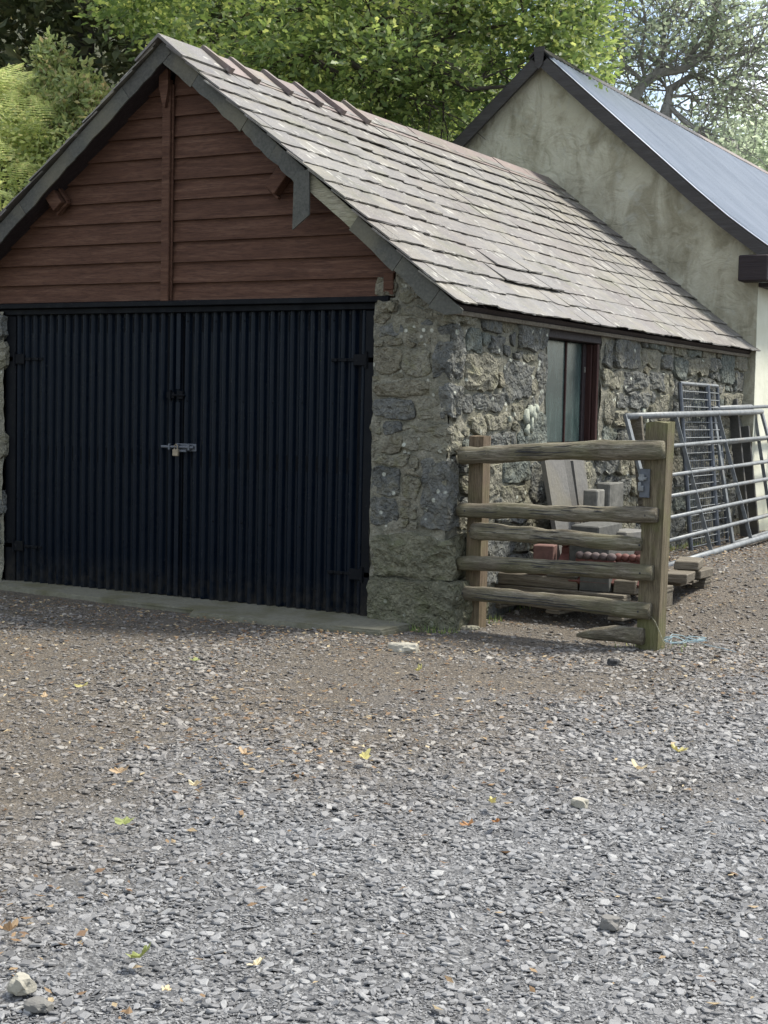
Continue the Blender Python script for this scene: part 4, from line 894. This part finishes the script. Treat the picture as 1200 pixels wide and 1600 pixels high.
FL = [((-.41, -2.74), 'leaf_yellow', 'yellow-green curled leaf standing on the brown gravel at far left', .05), ((.77, -3.91), 'leaf_tan', 'crumpled tan leaf on the gravel left of centre', .05), ((1.18, -4.39), 'leaf_green', 'folded green leaf on the gravel at lower left', .045),
      ((1.905, -5.21), 'leaf_green', 'broad yellow-green leaf on the gravel near the bottom edge', .045), ((2.16, -5.11), 'leaf_cream', 'cream torn leaf on the gravel at the bottom centre', .035), ((2.07, -5.33), 'leaf_cream', 'round cream leaf close to the bottom edge', .03),
      ((1.11, -3.93), 'leaf_cream', 'pale pointed leaf beside the flat slate chips left of centre', .045), ((.99, -3.48), 'leaf_tan', 'lobed beige oak leaf on the gravel in the middle', .05), ((-.38, -1.95), 'leaf_green', 'small bright green leaf on the brown ground in front of the doors', .05),
      ((1.36, -3.26), 'leaf_yellow', 'yellow-green leaf at the centre of the gravel', .05), ((.65, -1.51), 'leaf_yellow', 'thin yellow leaf on the ground in front of the fence', .045), ((2.28, -2.50), 'leaf_yellow', 'bright yellow leaf on the grey gravel at right', .05),
      ((2.25, -2.86), 'leaf_cream', 'pale yellow leaf just below the bright yellow one at right', .05), ((2.01, -3.56), 'leaf_yellow', 'small gold leaf above the orange pair on the gravel', .035), ((2.12, -3.75), 'leaf_orange', 'orange leaf, right one of the pair on the gravel', .035),
      ((2.06, -3.83), 'leaf_orange', 'rusty orange leaf, left one of the pair on the gravel', .035), ((1.545, -5.255), 'leaf_tan', 'flat tan leaf at the left edge near the bottom', .05), ((-.38, -3.02), 'leaf_tan', 'dull brown leaf at the left edge below the curled yellow one', .045)]
for i, ((x, y), mt, lb, sz) in enumerate(FL):
    vs, fs = leaf_shape(sz * .74, 3 + i % 4, random.uniform(.3, .9), i)
    o = pyd('fallen_leaf', vs, fs, mt); o.location = (x, y, gh(x, y) + .03); o.rotation_euler = (random.uniform(-.35, .35), random.uniform(-.35, .35), random.uniform(0, 6.28)); tag(o, lb, 'leaf', 'fallen leaves on the gravel')

# ------------------------------------------------------------ gravel chips and litter (thousands: stuff)
cam2 = np.array([CAM.x, CAM.y]); f2 = np.array([FW.x, FW.y]); f2 /= np.linalg.norm(f2); r2 = np.array([f2[1], -f2[0]])
def scatter(n_, d0, d1, pw):
    u = rng.random(n_); d = (d0 ** pw + u * (d1 ** pw - d0 ** pw)) ** (1 / pw); s_ = rng.uniform(-.30, .30, n_) * d
    P = cam2 + d[:, None] * f2 + s_[:, None] * r2
    ok = ~((P[:, 0] < .02) & (P[:, 0] > -4.1) & (P[:, 1] > -.02)) & (P[:, 0] > -5) & ~((P[:, 0] > -3.7) & (P[:, 0] < -.15) & (P[:, 1] > -.42) & (P[:, 1] < .1))
    return P[ok]
Pc = scatter(560000, 2.9, 19, 1.25)
bz = np.array([nz((x, y, 0), .9, 6) for x, y in Pc])
bb = np.clip((2.75 + .34 * Pc[:, 1] - Pc[:, 0]) * .55 + bz * 1.3, 0, 1) * np.clip((Pc[:, 1] + 5.2) / 4.2 + bz, 0, 1); kp = rng.random(len(Pc)) < 1 - .70 * bb; Pc = Pc[kp]; bb = bb[kp]
shapes = bpy.data.collections.new('gravel_shapes')      # a few chip shapes, laid by geometry nodes
for q in range(9):
    r_ = random.Random(q); k = 5 + q % 3; el_ = r_.uniform(.45, .95); th = r_.uniform(.12, .32); vs = []
    prof = [(2 * PI * i / k + r_.uniform(-.3, .3), r_.uniform(.7, 1.2)) for i in range(k)]
    for lev, sc_ in ((0, .95), (.55, 1.03), (1, .80)):
        for a_, rr_ in prof: vs.append((rr_ * sc_ * math.cos(a_), rr_ * sc_ * el_ * math.sin(a_), th * (lev * 1.4 - .4) + (.05 * r_.uniform(-1, 1) if lev == 1 else 0)))
    fs = [(l * k + i, l * k + (i + 1) % k, (l + 1) * k + (i + 1) % k, (l + 1) * k + i) for l in (0, 1) for i in range(k)] + [tuple(2 * k + i for i in range(k))]
    me = bpy.data.meshes.new('chip'); me.from_pydata(vs, [], fs); me.update(); me.materials.append(M['chips']); shapes.objects.link(bpy.data.objects.new('chip', me))
n_ = len(Pc); me = bpy.data.meshes.new('gravel'); zc_ = np.array([gh(x, y) for x, y in Pc])
rad = (1 - .3 * bb) * np.minimum(.0034 * np.exp(rng.exponential(.50, n_)), .020) * np.clip(.62 + np.linalg.norm(Pc - cam2, axis=1) / 14, .85, 1.5)
me.vertices.add(n_); me.vertices.foreach_set('co', np.stack([Pc[:, 0], Pc[:, 1], zc_ + rad * .12], 1).astype(np.float32).ravel())
at_ = me.attributes.new('rot', 'FLOAT_VECTOR', 'POINT'); at_.data.foreach_set('vector', np.stack([rng.normal(0, .24, n_), rng.normal(0, .24, n_), rng.uniform(0, 6.28, n_)], 1).astype(np.float32).ravel())
at_ = me.attributes.new('size', 'FLOAT', 'POINT'); at_.data.foreach_set('value', rad.astype(np.float32))
o = link('gravel', me); o['kind'] = 'stuff'; o['label'] = 'loose grey slate chips lying on the drive'
ng = bpy.data.node_groups.new('lay_gravel', 'GeometryNodeTree'); ng.interface.new_socket('Geometry', in_out='INPUT', socket_type='NodeSocketGeometry'); ng.interface.new_socket('Geometry', in_out='OUTPUT', socket_type='NodeSocketGeometry')
gi, go = ng.nodes.new('NodeGroupInput'), ng.nodes.new('NodeGroupOutput'); ci = ng.nodes.new('GeometryNodeCollectionInfo'); ci.inputs[0].default_value = shapes; ci.inputs['Separate Children'].default_value = True; ci.inputs['Reset Children'].default_value = True
ip = ng.nodes.new('GeometryNodeInstanceOnPoints'); ip.inputs['Pick Instance'].default_value = True
na = ng.nodes.new('GeometryNodeInputNamedAttribute'); na.data_type = 'FLOAT_VECTOR'; na.inputs[0].default_value = 'rot'; nb = ng.nodes.new('GeometryNodeInputNamedAttribute'); nb.data_type = 'FLOAT'; nb.inputs[0].default_value = 'size'
er = ng.nodes.new('FunctionNodeEulerToRotation'); K = ng.links.new
K(gi.outputs[0], ip.inputs['Points']); K(ci.outputs[0], ip.inputs['Instance']); K(na.outputs[0], er.inputs[0]); K(er.outputs[0], ip.inputs['Rotation']); K(nb.outputs[0], ip.inputs['Scale']); K(ip.outputs[0], go.inputs[0])
md = o.modifiers.new('lay_gravel', 'NODES'); md.node_group = ng
# leaf litter: small dead leaf flakes, twigs along the wall foot and scattered over the brown part
lit = scatter(26000, 3, 15, 1.4)
nzv = np.array([nz((x, y, 0), .8, 4) for x, y in lit]); keep = (rng.random(len(lit)) < np.clip(.12 + (2.2 + .3 * lit[:, 1] - lit[:, 0]) * .12 + nzv * .6, .04, .6)); lit = lit[keep]
strip = np.stack([rng.uniform(.05, 1.5, 1500), rng.uniform(1.5, 7.5, 1500)], 1); strip = strip[rng.random(len(strip)) < np.exp(-np.abs(strip[:, 0] - .55) * 2.5)]
base_ = np.stack([rng.uniform(-3.5, 1.2, 500), -rng.exponential(.25, 500) - .5], 1)
LP_ = np.concatenate([lit, strip, base_]); n_ = len(LP_); z = np.array([gh(x, y) for x, y in LP_])
r = rng.uniform(.005, .019, n_); a_ = rng.uniform(0, 2 * PI, n_); el = rng.uniform(.2, .7, n_); V_ = np.zeros((n_, 4, 3))
for i, (lx, ly) in enumerate(((1, 0), (.1, .9), (-1, .1), (0, -1))):
    x, y = r * lx, r * el * ly; V_[:, i] = np.stack([LP_[:, 0] + x * np.cos(a_) - y * np.sin(a_), LP_[:, 1] + x * np.sin(a_) + y * np.cos(a_), z + .010 + rng.uniform(0, .010, n_)], 1)
o = npmesh('leaf_litter', V_.reshape(-1, 3), np.arange(4 * n_).reshape(-1, 4), 'deadleaf'); o['kind'] = 'stuff'; o['label'] = 'scraps of brown and yellow dead leaves on the gravel'

# moss, grass blades and debris along the foot of the walls
wp_ = np.concatenate([np.stack([rng.uniform(.03, .14, 700), rng.uniform(.3, 6., 700)], 1), np.stack([rng.uniform(-.55, .14, 260), rng.uniform(-.16, -.04, 260)], 1), np.stack([rng.uniform(1.05, 1.45, 60), rng.uniform(.0, .3, 60)], 1)])
wp_ = wp_[np.array([nz((x, y, 0), 3.5, 8) > -.02 for x, y in wp_])]; BV, BF = [], []
for x, y in wp_:
    z = gh(x, y); a_ = random.uniform(0, 6.28); h_ = random.uniform(.012, .055); dx, dy = math.cos(a_), math.sin(a_); b_ = len(BV)
    BV += [(x - dy * .003, y + dx * .003, z), (x + dy * .003, y - dx * .003, z), (x + dx * h_ * .4, y + dy * h_ * .4, z + h_)]; BF.append((b_, b_ + 1, b_ + 2))
o = pyd('weeds', BV, BF, 'oak_leaf'); o['kind'] = 'stuff'; o['label'] = 'sparse grass blades and moss at the foot of the walls'
# ------------------------------------------------------------ foliage
LEAF9 = np.array([(0, 0, 0), (.22, .18, .03), (.40, .12, .04), (.62, .26, .05), (1, 0, 0), (.62, -.26, .05), (.40, -.12, .04), (.22, -.18, .03)])
KITE = np.array([(0, 0, 0), (.5, .28, .05), (1, 0, 0), (.5, -.28, .05)])
def leaves(name, P, size, mat, parent, shape=KITE, up=.6, jit=.35, dirs=None):
    n_ = len(P); k = len(shape); s_ = size * rng.uniform(1 - jit, 1 + jit, n_)
    d = rng.normal(0, 1, (n_, 3)) if dirs is None else dirs + rng.normal(0, .5, (n_, 3)); d[:, 2] *= .6; d /= np.linalg.norm(d, axis=1)[:, None]
    nrm = rng.normal(0, 1, (n_, 3)) * (1 - up); nrm[:, 2] += up; b = np.cross(nrm, d); b /= np.linalg.norm(b, axis=1)[:, None] + 1e-9; c_ = np.cross(d, b)
    V_ = P[:, None, :] + s_[:, None, None] * (shape[None, :, 0:1] * d[:, None] + shape[None, :, 1:2] * b[:, None] + shape[None, :, 2:3] * c_[:, None])
    F = np.arange(n_ * k).reshape(n_, k); return npmesh(name, V_.reshape(-1, 3), F, mat, parent)
def clumps(n_cl, per, sample, rad, squash=.6):
    out = []; dr = []
    for _ in range(n_cl):
        c_, sc_ = sample(); m_ = int(per * rng.uniform(.5, 1.4)); q = rng.normal(0, 1, (m_, 3)); q /= np.linalg.norm(q, axis=1)[:, None]; dr.append(q.copy()); q *= (rng.random(m_) ** .45)[:, None] * rad * sc_ * rng.uniform(.7, 1.3); q[:, 2] *= squash
        out.append(np.array(c_)[None] + q)
    return np.concatenate(out), np.concatenate(dr)
def at(x, y, d):     # point at depth d along a line of sight
    return CAM + (FW + RT * ((x - 600) / 2337.8) + UP * ((800 - y) / 2337.8)) * d
def limb(mb, pts, r0, r1, n=7):
    m_ = len(pts); mb.tube(pts, [r0 + (r1 - r0) * i / (m_ - 1) for i in range(m_)], n, True, .15)
def twigs(mb, p, d, L, r, lev, tips, rnd, droop=-.05):
    pts = [Vector(p)]; dd = Vector(d).normalized(); n_ = 4
    for i in range(n_):
        dd = (dd + Vector((rnd.uniform(-.3, .3), rnd.uniform(-.3, .3), rnd.uniform(-.25, .25) + droop))).normalized(); pts.append(pts[-1] + dd * L / n_)
    mb.tube(pts, [r * (1 - .6 * i / n_) for i in range(n_ + 1)], 5 if lev < 2 else 4, False)
    if lev == 0: tips.append(pts[-1]); tips.append(pts[2]); return
    for i in range(1, n_ + 1):
        for _ in range(2 if i > 1 else 1):
            side_d = (dd + Vector((rnd.uniform(-1, 1), rnd.uniform(-1, 1), rnd.uniform(-.6, .8)))).normalized(); twigs(mb, pts[i], side_d, L * rnd.uniform(.5, .75), r * .5, lev - 1, tips, rnd, droop)

# oak behind the garage
oak = thing('oak_tree', 'broad oak with bright green leaves spreading over the roofs behind the garage', 'tree', (-7.6, 9.3, 3.5))
O0 = Vector((-7.6, 9.3, 3.5)); loc = lambda p: Vector(p) - O0
mb = MB(); limb(mb, [loc((-7.6, 9.3, 2.5)), loc((-7.55, 9.3, 4.2)), loc((-7.4, 9.2, 5.4)), loc((-7.1, 9.1, 7.0))], .34, .22, 10); mb.build('trunk', 'bark', oak)
mb = MB(); rnd = random.Random(3); tips = []
B = [[at(300, 175, 17.2), at(400, 103, 16.8), at(440, 92, 16.5), at(480, 88, 16.3), at(520, 62, 16), at(570, 40, 15.8), at(640, 20, 15.6)], [at(480, 88, 16.3), at(520, 112, 16), at(570, 134, 15.8), at(600, 145, 15.7)],
     [at(515, 80, 16), at(545, 97, 15.8), at(575, 112, 15.6), at(620, 108, 15.5)], [at(640, 80, 15.8), at(690, 115, 15.6), at(730, 140, 15.4), at(790, 135, 15.4)], [at(400, 150, 17.2), at(400, 40, 16.8), at(430, -20, 16), at(600, -60, 15.5)], [at(400, 60, 16.4), at(430, 30, 16), at(480, 10, 15.8), at(560, -20, 15.5)], [at(560, 60, 15.9), at(590, 80, 15.8), at(640, 80, 15.8), at(700, 60, 15.6), at(820, 30, 15.4)]]
for i, b_ in enumerate(B):
    b_ = [loc(p) for p in b_]; limb(mb, b_, [.10, .045, .04, .04, .09, .05, .045][i], .018, 7)
    for p, q in zip(b_[1:], b_[2:] + [b_[-1] + (b_[-1] - b_[-2])]):
        for _ in range(2): twigs(mb, p, (q - p).normalized() + Vector((rnd.uniform(-1, 1), rnd.uniform(-1, 1), rnd.uniform(-.8, .8))), rnd.uniform(.5, 1.0), .015, 1, tips, rnd)
for s_ in ((-7.1, 9.1, 6.4), (-7.3, 9.2, 5.6)):
    for e_ in (B[0][0], B[4][0]): limb(mb, [loc(s_), (loc(s_) + loc(e_)) / 2 + Vector((0, 0, .3)), loc(e_)], .14, .10, 8)
mb.build('branches', 'bark', oak)
def oak_s():
    x = rng.uniform(170, 930); ylow = 200 - 0 if x < 640 else 300
    if x < 300: ylow = 20 + (x - 170) * .5
    if x > 860: ylow = 120
    y = rng.uniform(-110, ylow); d = rng.uniform(14.6, 19.5) + (1.2 if y > 170 else 0)
    if x > 700: d = rng.uniform(14.9, 16.6) if y < 90 else rng.uniform(16.4, 19.5)
    p = at(x, y, d); 
    return (p.x - O0.x, p.y - O0.y, p.z - O0.z), rng.uniform(.6, 1.3)
P, dr = clumps(640, 62, oak_s, .40)
P = np.concatenate([P] + [np.array([tuple(t)]) + rng.normal(0, .12, (9, 3)) for t in tips]); dr = np.concatenate([dr, rng.normal(0, 1, (9 * len(tips), 3))])
wp = P + np.array(O0)[None]; okm = ~((wp[:, 0] > -4.7) & (wp[:, 0] < .4) & (wp[:, 1] > -.5) & (wp[:, 2] < CH + .22 - np.abs(wp[:, 0] - CX) * CS)) & ~((wp[:, 1] < 6.2) & (wp[:, 0] > -4.5) & (wp[:, 2] < 4.0))
leaves('crown', P[okm], .085, 'oak_leaf', oak, LEAF9, .45, dirs=dr[okm])

# ash against the sky on the right
ash = thing('ash_tree', 'open branching ash with thin grey-green leaves against the sky above the cottage roof', 'tree', tuple(at(1010, 175, 29)))
A0 = at(1010, 175, 29); la = lambda x, y, d=29: at(x, y, d) - A0
mb = MB(); q0 = la(1015, 420, 29.5); mb.tube([Vector((q0.x, q0.y, -A0.z - .3)), q0, la(1008, 260), la(1003, 170)], [.34, .26, .2, .14], 9); mb.tube([la(1012, 300, 29.2), la(1035, 200), la(1042, 165)], [.2, .13, .1], 9); mb.build('trunk', 'ashbark', ash)
mb = MB(); rnd = random.Random(9); tips = []
AL = [([(990, 155), (1007, 127), (1033, 113), (1066, 108), (1093, 90), (1110, 73), (1113, 27), (1120, 0)], .11, .05), ([(1042, 165), (1047, 140), (1083, 117), (1120, 128), (1160, 137), (1205, 150)], .09, .025),
      ([(1040, 160), (1068, 190), (1090, 205), (1115, 192)], .06, .02), ([(1045, 108), (1005, 85), (960, 105), (930, 118)], .05, .02), ([(1066, 105), (1090, 72), (1120, 50), (1160, 45), (1200, 35)], .05, .02), ([(1025, 112), (1040, 75), (1037, 50), (1060, 10)], .05, .02),
      ([(1093, 90), (1120, 95), (1160, 85), (1205, 60)], .045, .02), ([(1005, 127), (975, 100), (960, 60), (940, 30), (900, -20)], .05, .02), ([(1010, 130), (1000, 90), (1010, 40), (1000, -20)], .045, .02), ([(1120, 128), (1150, 115), (1190, 120)], .035, .015), ([(1050, 150), (1075, 150), (1100, 165), (1130, 160)], .035, .012), ([(930, 118), (905, 95), (890, 60), (880, 20)], .03, .015)]
for pl_, r0, r1 in AL:
    dd = rnd.uniform(-1.2, 1.2); pts = [la(x, y, 29 + dd * i / len(pl_)) for i, (x, y) in enumerate(pl_)]; limb(mb, pts, r0, r1, 7)
    for i in range(1, len(pts)):
        t_ = (pts[i] - pts[i - 1]).normalized()
        for _ in range(4): twigs(mb, pts[i - 1].lerp(pts[i], rnd.random()), t_ * .8 + Vector((rnd.uniform(-.9, .9), rnd.uniform(-.9, .9), rnd.uniform(-.7, .9))), rnd.uniform(.8, 1.7), .02, 1, tips, rnd)
mb.build('branches', 'ashbark', ash)
tp = np.array([tuple(t) for t in tips]); sel = tp[rng.random(len(tp)) < .6]; print('ash tips', len(tp))
Pl = (sel[:, None] + rng.normal(0, .15, (len(sel), 7, 3))).reshape(-1, 3)
def ash_s():
    x = 850 + 200 * rng.random() ** 1.2; y = rng.uniform(-80, 150); p = la(x, y, rng.uniform(27.5, 31)); return tuple(p), rng.uniform(.6, 1.2)
P2_, _ = clumps(30, 40, ash_s, .5); Pl = np.concatenate([Pl, P2_])
leaves('crown', Pl, .11, 'ash_leaf', ash, KITE, .3)

def bush_tree(name, label, cat, base, h_, rx_, rz_, ncl, per, lsize, mat, group=None, trunk=.16, rad=.6, zc=.62, bark='bark'):
    t_ = thing(name, label, cat, base, group=group)
    mb = MB(); limb(mb, [(0, 0, -.5), (.08, .05, h_ * .3), (0, .1, h_ * .75)], trunk, trunk * .3, 8)
    rr = random.Random(len(label))
    for k in range(6):
        a_ = rr.uniform(0, 6.28); z_ = h_ * rr.uniform(.3, .6); limb(mb, [(0, 0, z_), (math.cos(a_) * rx_ * .45, math.sin(a_) * rx_ * .45, z_ + h_ * .12), (math.cos(a_) * rx_ * .8, math.sin(a_) * rx_ * .8, z_ + h_ * .16)], trunk * .35, trunk * .08, 6)
    mb.build('trunk', bark, t_)
    def sm():
        while True:
            q = rng.uniform(-1, 1, 3); l = np.linalg.norm(q)
            if .45 < l < 1: break
        return (q[0] * rx_, q[1] * rx_, h_ * zc + q[2] * rz_), rng.uniform(.6, 1.3)
    P, dr = clumps(ncl, per, sm, rad); leaves('crown', P, lsize, mat, t_, KITE, .45, dirs=dr); return t_
def gp(x, d):  # point on the terrain seen in direction x at depth d
    p = at(x, 650, d); return (p.x, p.y, gh(p.x, p.y))
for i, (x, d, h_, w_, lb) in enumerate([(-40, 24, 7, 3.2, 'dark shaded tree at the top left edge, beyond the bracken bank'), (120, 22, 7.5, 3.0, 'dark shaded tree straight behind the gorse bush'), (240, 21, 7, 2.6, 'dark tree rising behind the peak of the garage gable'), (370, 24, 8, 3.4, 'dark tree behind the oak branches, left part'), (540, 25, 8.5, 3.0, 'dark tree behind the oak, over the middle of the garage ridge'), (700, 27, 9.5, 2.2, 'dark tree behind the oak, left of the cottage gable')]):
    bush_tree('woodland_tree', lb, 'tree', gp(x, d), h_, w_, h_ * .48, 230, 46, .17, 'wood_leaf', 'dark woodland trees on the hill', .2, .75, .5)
# gorse and bracken
def gorse(label, x, y_, d, h_, r_, ncl):
    top = at(x, y_, d); gz = gh(top.x, top.y); t_ = thing('gorse_bush', label, 'bush', (top.x, top.y, gz), group='gorse bushes on the bank'); H = top.z - gz
    mb = MB(); rr = random.Random(int(x)); PP = []; DD = []
    for k in range(ncl):
        a_ = rr.uniform(0, 6.28); q = rr.random() ** .5; zt = H * (1 - .55 * q * q) * rr.uniform(.55, 1.0); ex = Vector((math.cos(a_) * r_ * q, math.sin(a_) * r_ * q, zt)); st = Vector((ex.x * .25, ex.y * .25, max(-.2, zt - .9)))
        mb.tube([st, st.lerp(ex, .6) + Vector((0, 0, .04)), ex], [.012, .007, .003], 5, False)
        m_ = 130; tt = np.array([rr.random() ** .7 for _ in range(m_)]); base = np.array(st)[None] + tt[:, None] * (np.array(ex) - np.array(st))[None]
        PP.append(base + rng.normal(0, .045, (m_, 3))); o_ = rng.normal(0, .7, (m_, 3)); o_[:, 2] += .8; DD.append(o_)
    mb.build('stems', 'brownstem', t_); SP = KITE * np.array([1, .8, 1]); leaves('sprigs', np.concatenate(PP), .085, 'gorse', t_, SP, .1, dirs=np.concatenate(DD) )
gorse('tall gorse bush with a forked yellow-green top on the bank left of the garage', 82, 45, 17, 1.6, .42, 110)
gorse('rounder olive gorse bush just right of the tall one, behind the verge', 128, 92, 16.4, 1.4, .55, 150)
gorse('small gorse sprig showing above the left verge near the peak', 190, 118, 16.6, 1.0, .22, 26)
def frond(L, seed):
    r_ = random.Random(seed); V_ = []; F = []; n_ = 17
    for i in range(1, n_):
        t_ = i / n_; s_ = t_ * L; z = s_ * .55 - .55 * s_ * s_ / L; x = s_ * .9; w_ = L * .30 * (math.sin(PI * min(1, t_ * .9 + .16)) ** .8) * (1.15 - t_)
        for sg in (-1, 1):
            m_ = 7
            for k in range(m_):
                u = (k + .5) / m_; yy = sg * w_ * u * 1.5; lx = L * .030 * (1.1 - u); droop = -.25 * abs(yy) * u
                px, pz = x + abs(yy) * .30, z + droop; dy = sg * w_ * .75 / m_; b_ = len(V_)
                V_ += [(px - lx, yy - dy, pz), (px - lx * .2, yy + dy, pz - .003), (px + lx, yy + dy * .4, pz - .004), (px + lx * .3, yy - dy, pz)]; F.append((b_, b_ + 1, b_ + 2, b_ + 3))
    V_ += [(0, -.004, -.5), (0, .004, -.5), (.02 * L, .004, .0), (.02 * L, -.004, 0)]; F.append((len(V_) - 4, len(V_) - 3, len(V_) - 2, len(V_) - 1))
    return np.array(V_), np.array(F)
FR = [frond(.50, i) for i in range(3)]; AV, AF = [], []; o_ = 0
for k in range(1100):
    x, y = rng.uniform(-9.2, -4.75), rng.uniform(-1.2, 6.2); V_, F = FR[k % 3]; a_ = rng.uniform(-1.9, 1.3); s_ = rng.uniform(.75, 1.3); tl = rng.uniform(-.25, .5)
    Q = V_ * s_; X = Q[:, 0] * math.cos(tl) - Q[:, 2] * math.sin(tl); Z = Q[:, 0] * math.sin(tl) + Q[:, 2] * math.cos(tl); Y = Q[:, 1] + .0
    AV.append(np.stack([x + X * math.cos(a_) - Y * math.sin(a_), y + X * math.sin(a_) + Y * math.cos(a_), gh(x, y) + rng.uniform(.05, .95) + Z], 1)); AF.append(F + o_); o_ += len(V_)
o = npmesh('bracken', np.concatenate(AV), np.concatenate(AF), 'fern'); o['kind'] = 'stuff'; o['label'] = 'sunlit light green bracken fronds covering the bank'
# distant trees on the right, beyond the cottage
for i, (x, d, h_, w_, y_) in enumerate([(1145, 55, 7, 3.0, 178), (1192, 58, 6, 2.6, 182), (1230, 60, 6, 3.0, 200), (1090, 62, 6, 3, 215)]):
    p = at(x, y_, d); bush_tree('distant_tree', ['rounded distant tree in the gap right of the ash, the left of two', 'distant tree at the right edge of the sky gap', 'distant tree cut by the right edge of the view', 'low distant tree seen through the ash branches just over the roof'][i], 'tree', (p.x, p.y, p.z - h_), h_, w_, h_ * .45, 110, 40, .26, 'ash_leaf', 'distant trees beyond the cottage', .2, .8, .6)

# leafy scrub (bramble, young saplings) growing through the bracken
SP_, SD_ = [], []
for k in range(1500):
    x, y = rng.uniform(-9.0, -4.7), rng.uniform(-1.2, 6.4); h_ = .35 + .75 * max(0, .5 + noise.noise(Vector((x * .9, y * .9, 3)))) * rng.random(); m_ = 60
    q = rng.normal(0, 1, (m_, 3)) * np.array([.13, .13, .12]); q += np.array([x, y, gh(x, y) + h_]); SP_.append(q); o_ = rng.normal(0, 1, (m_, 3)); SD_.append(o_)
SP_ = np.concatenate(SP_); SD_ = np.concatenate(SD_); kk = SP_[:, 0] < -4.5
o = leaves('bank_scrub', SP_[kk], .062, 'fern', None, KITE * np.array([1, 1.1, 1.5]), .35, dirs=SD_[kk]); o['kind'] = 'stuff'; o['label'] = 'loose yellow-green scrub leaves growing through the bracken on the bank'
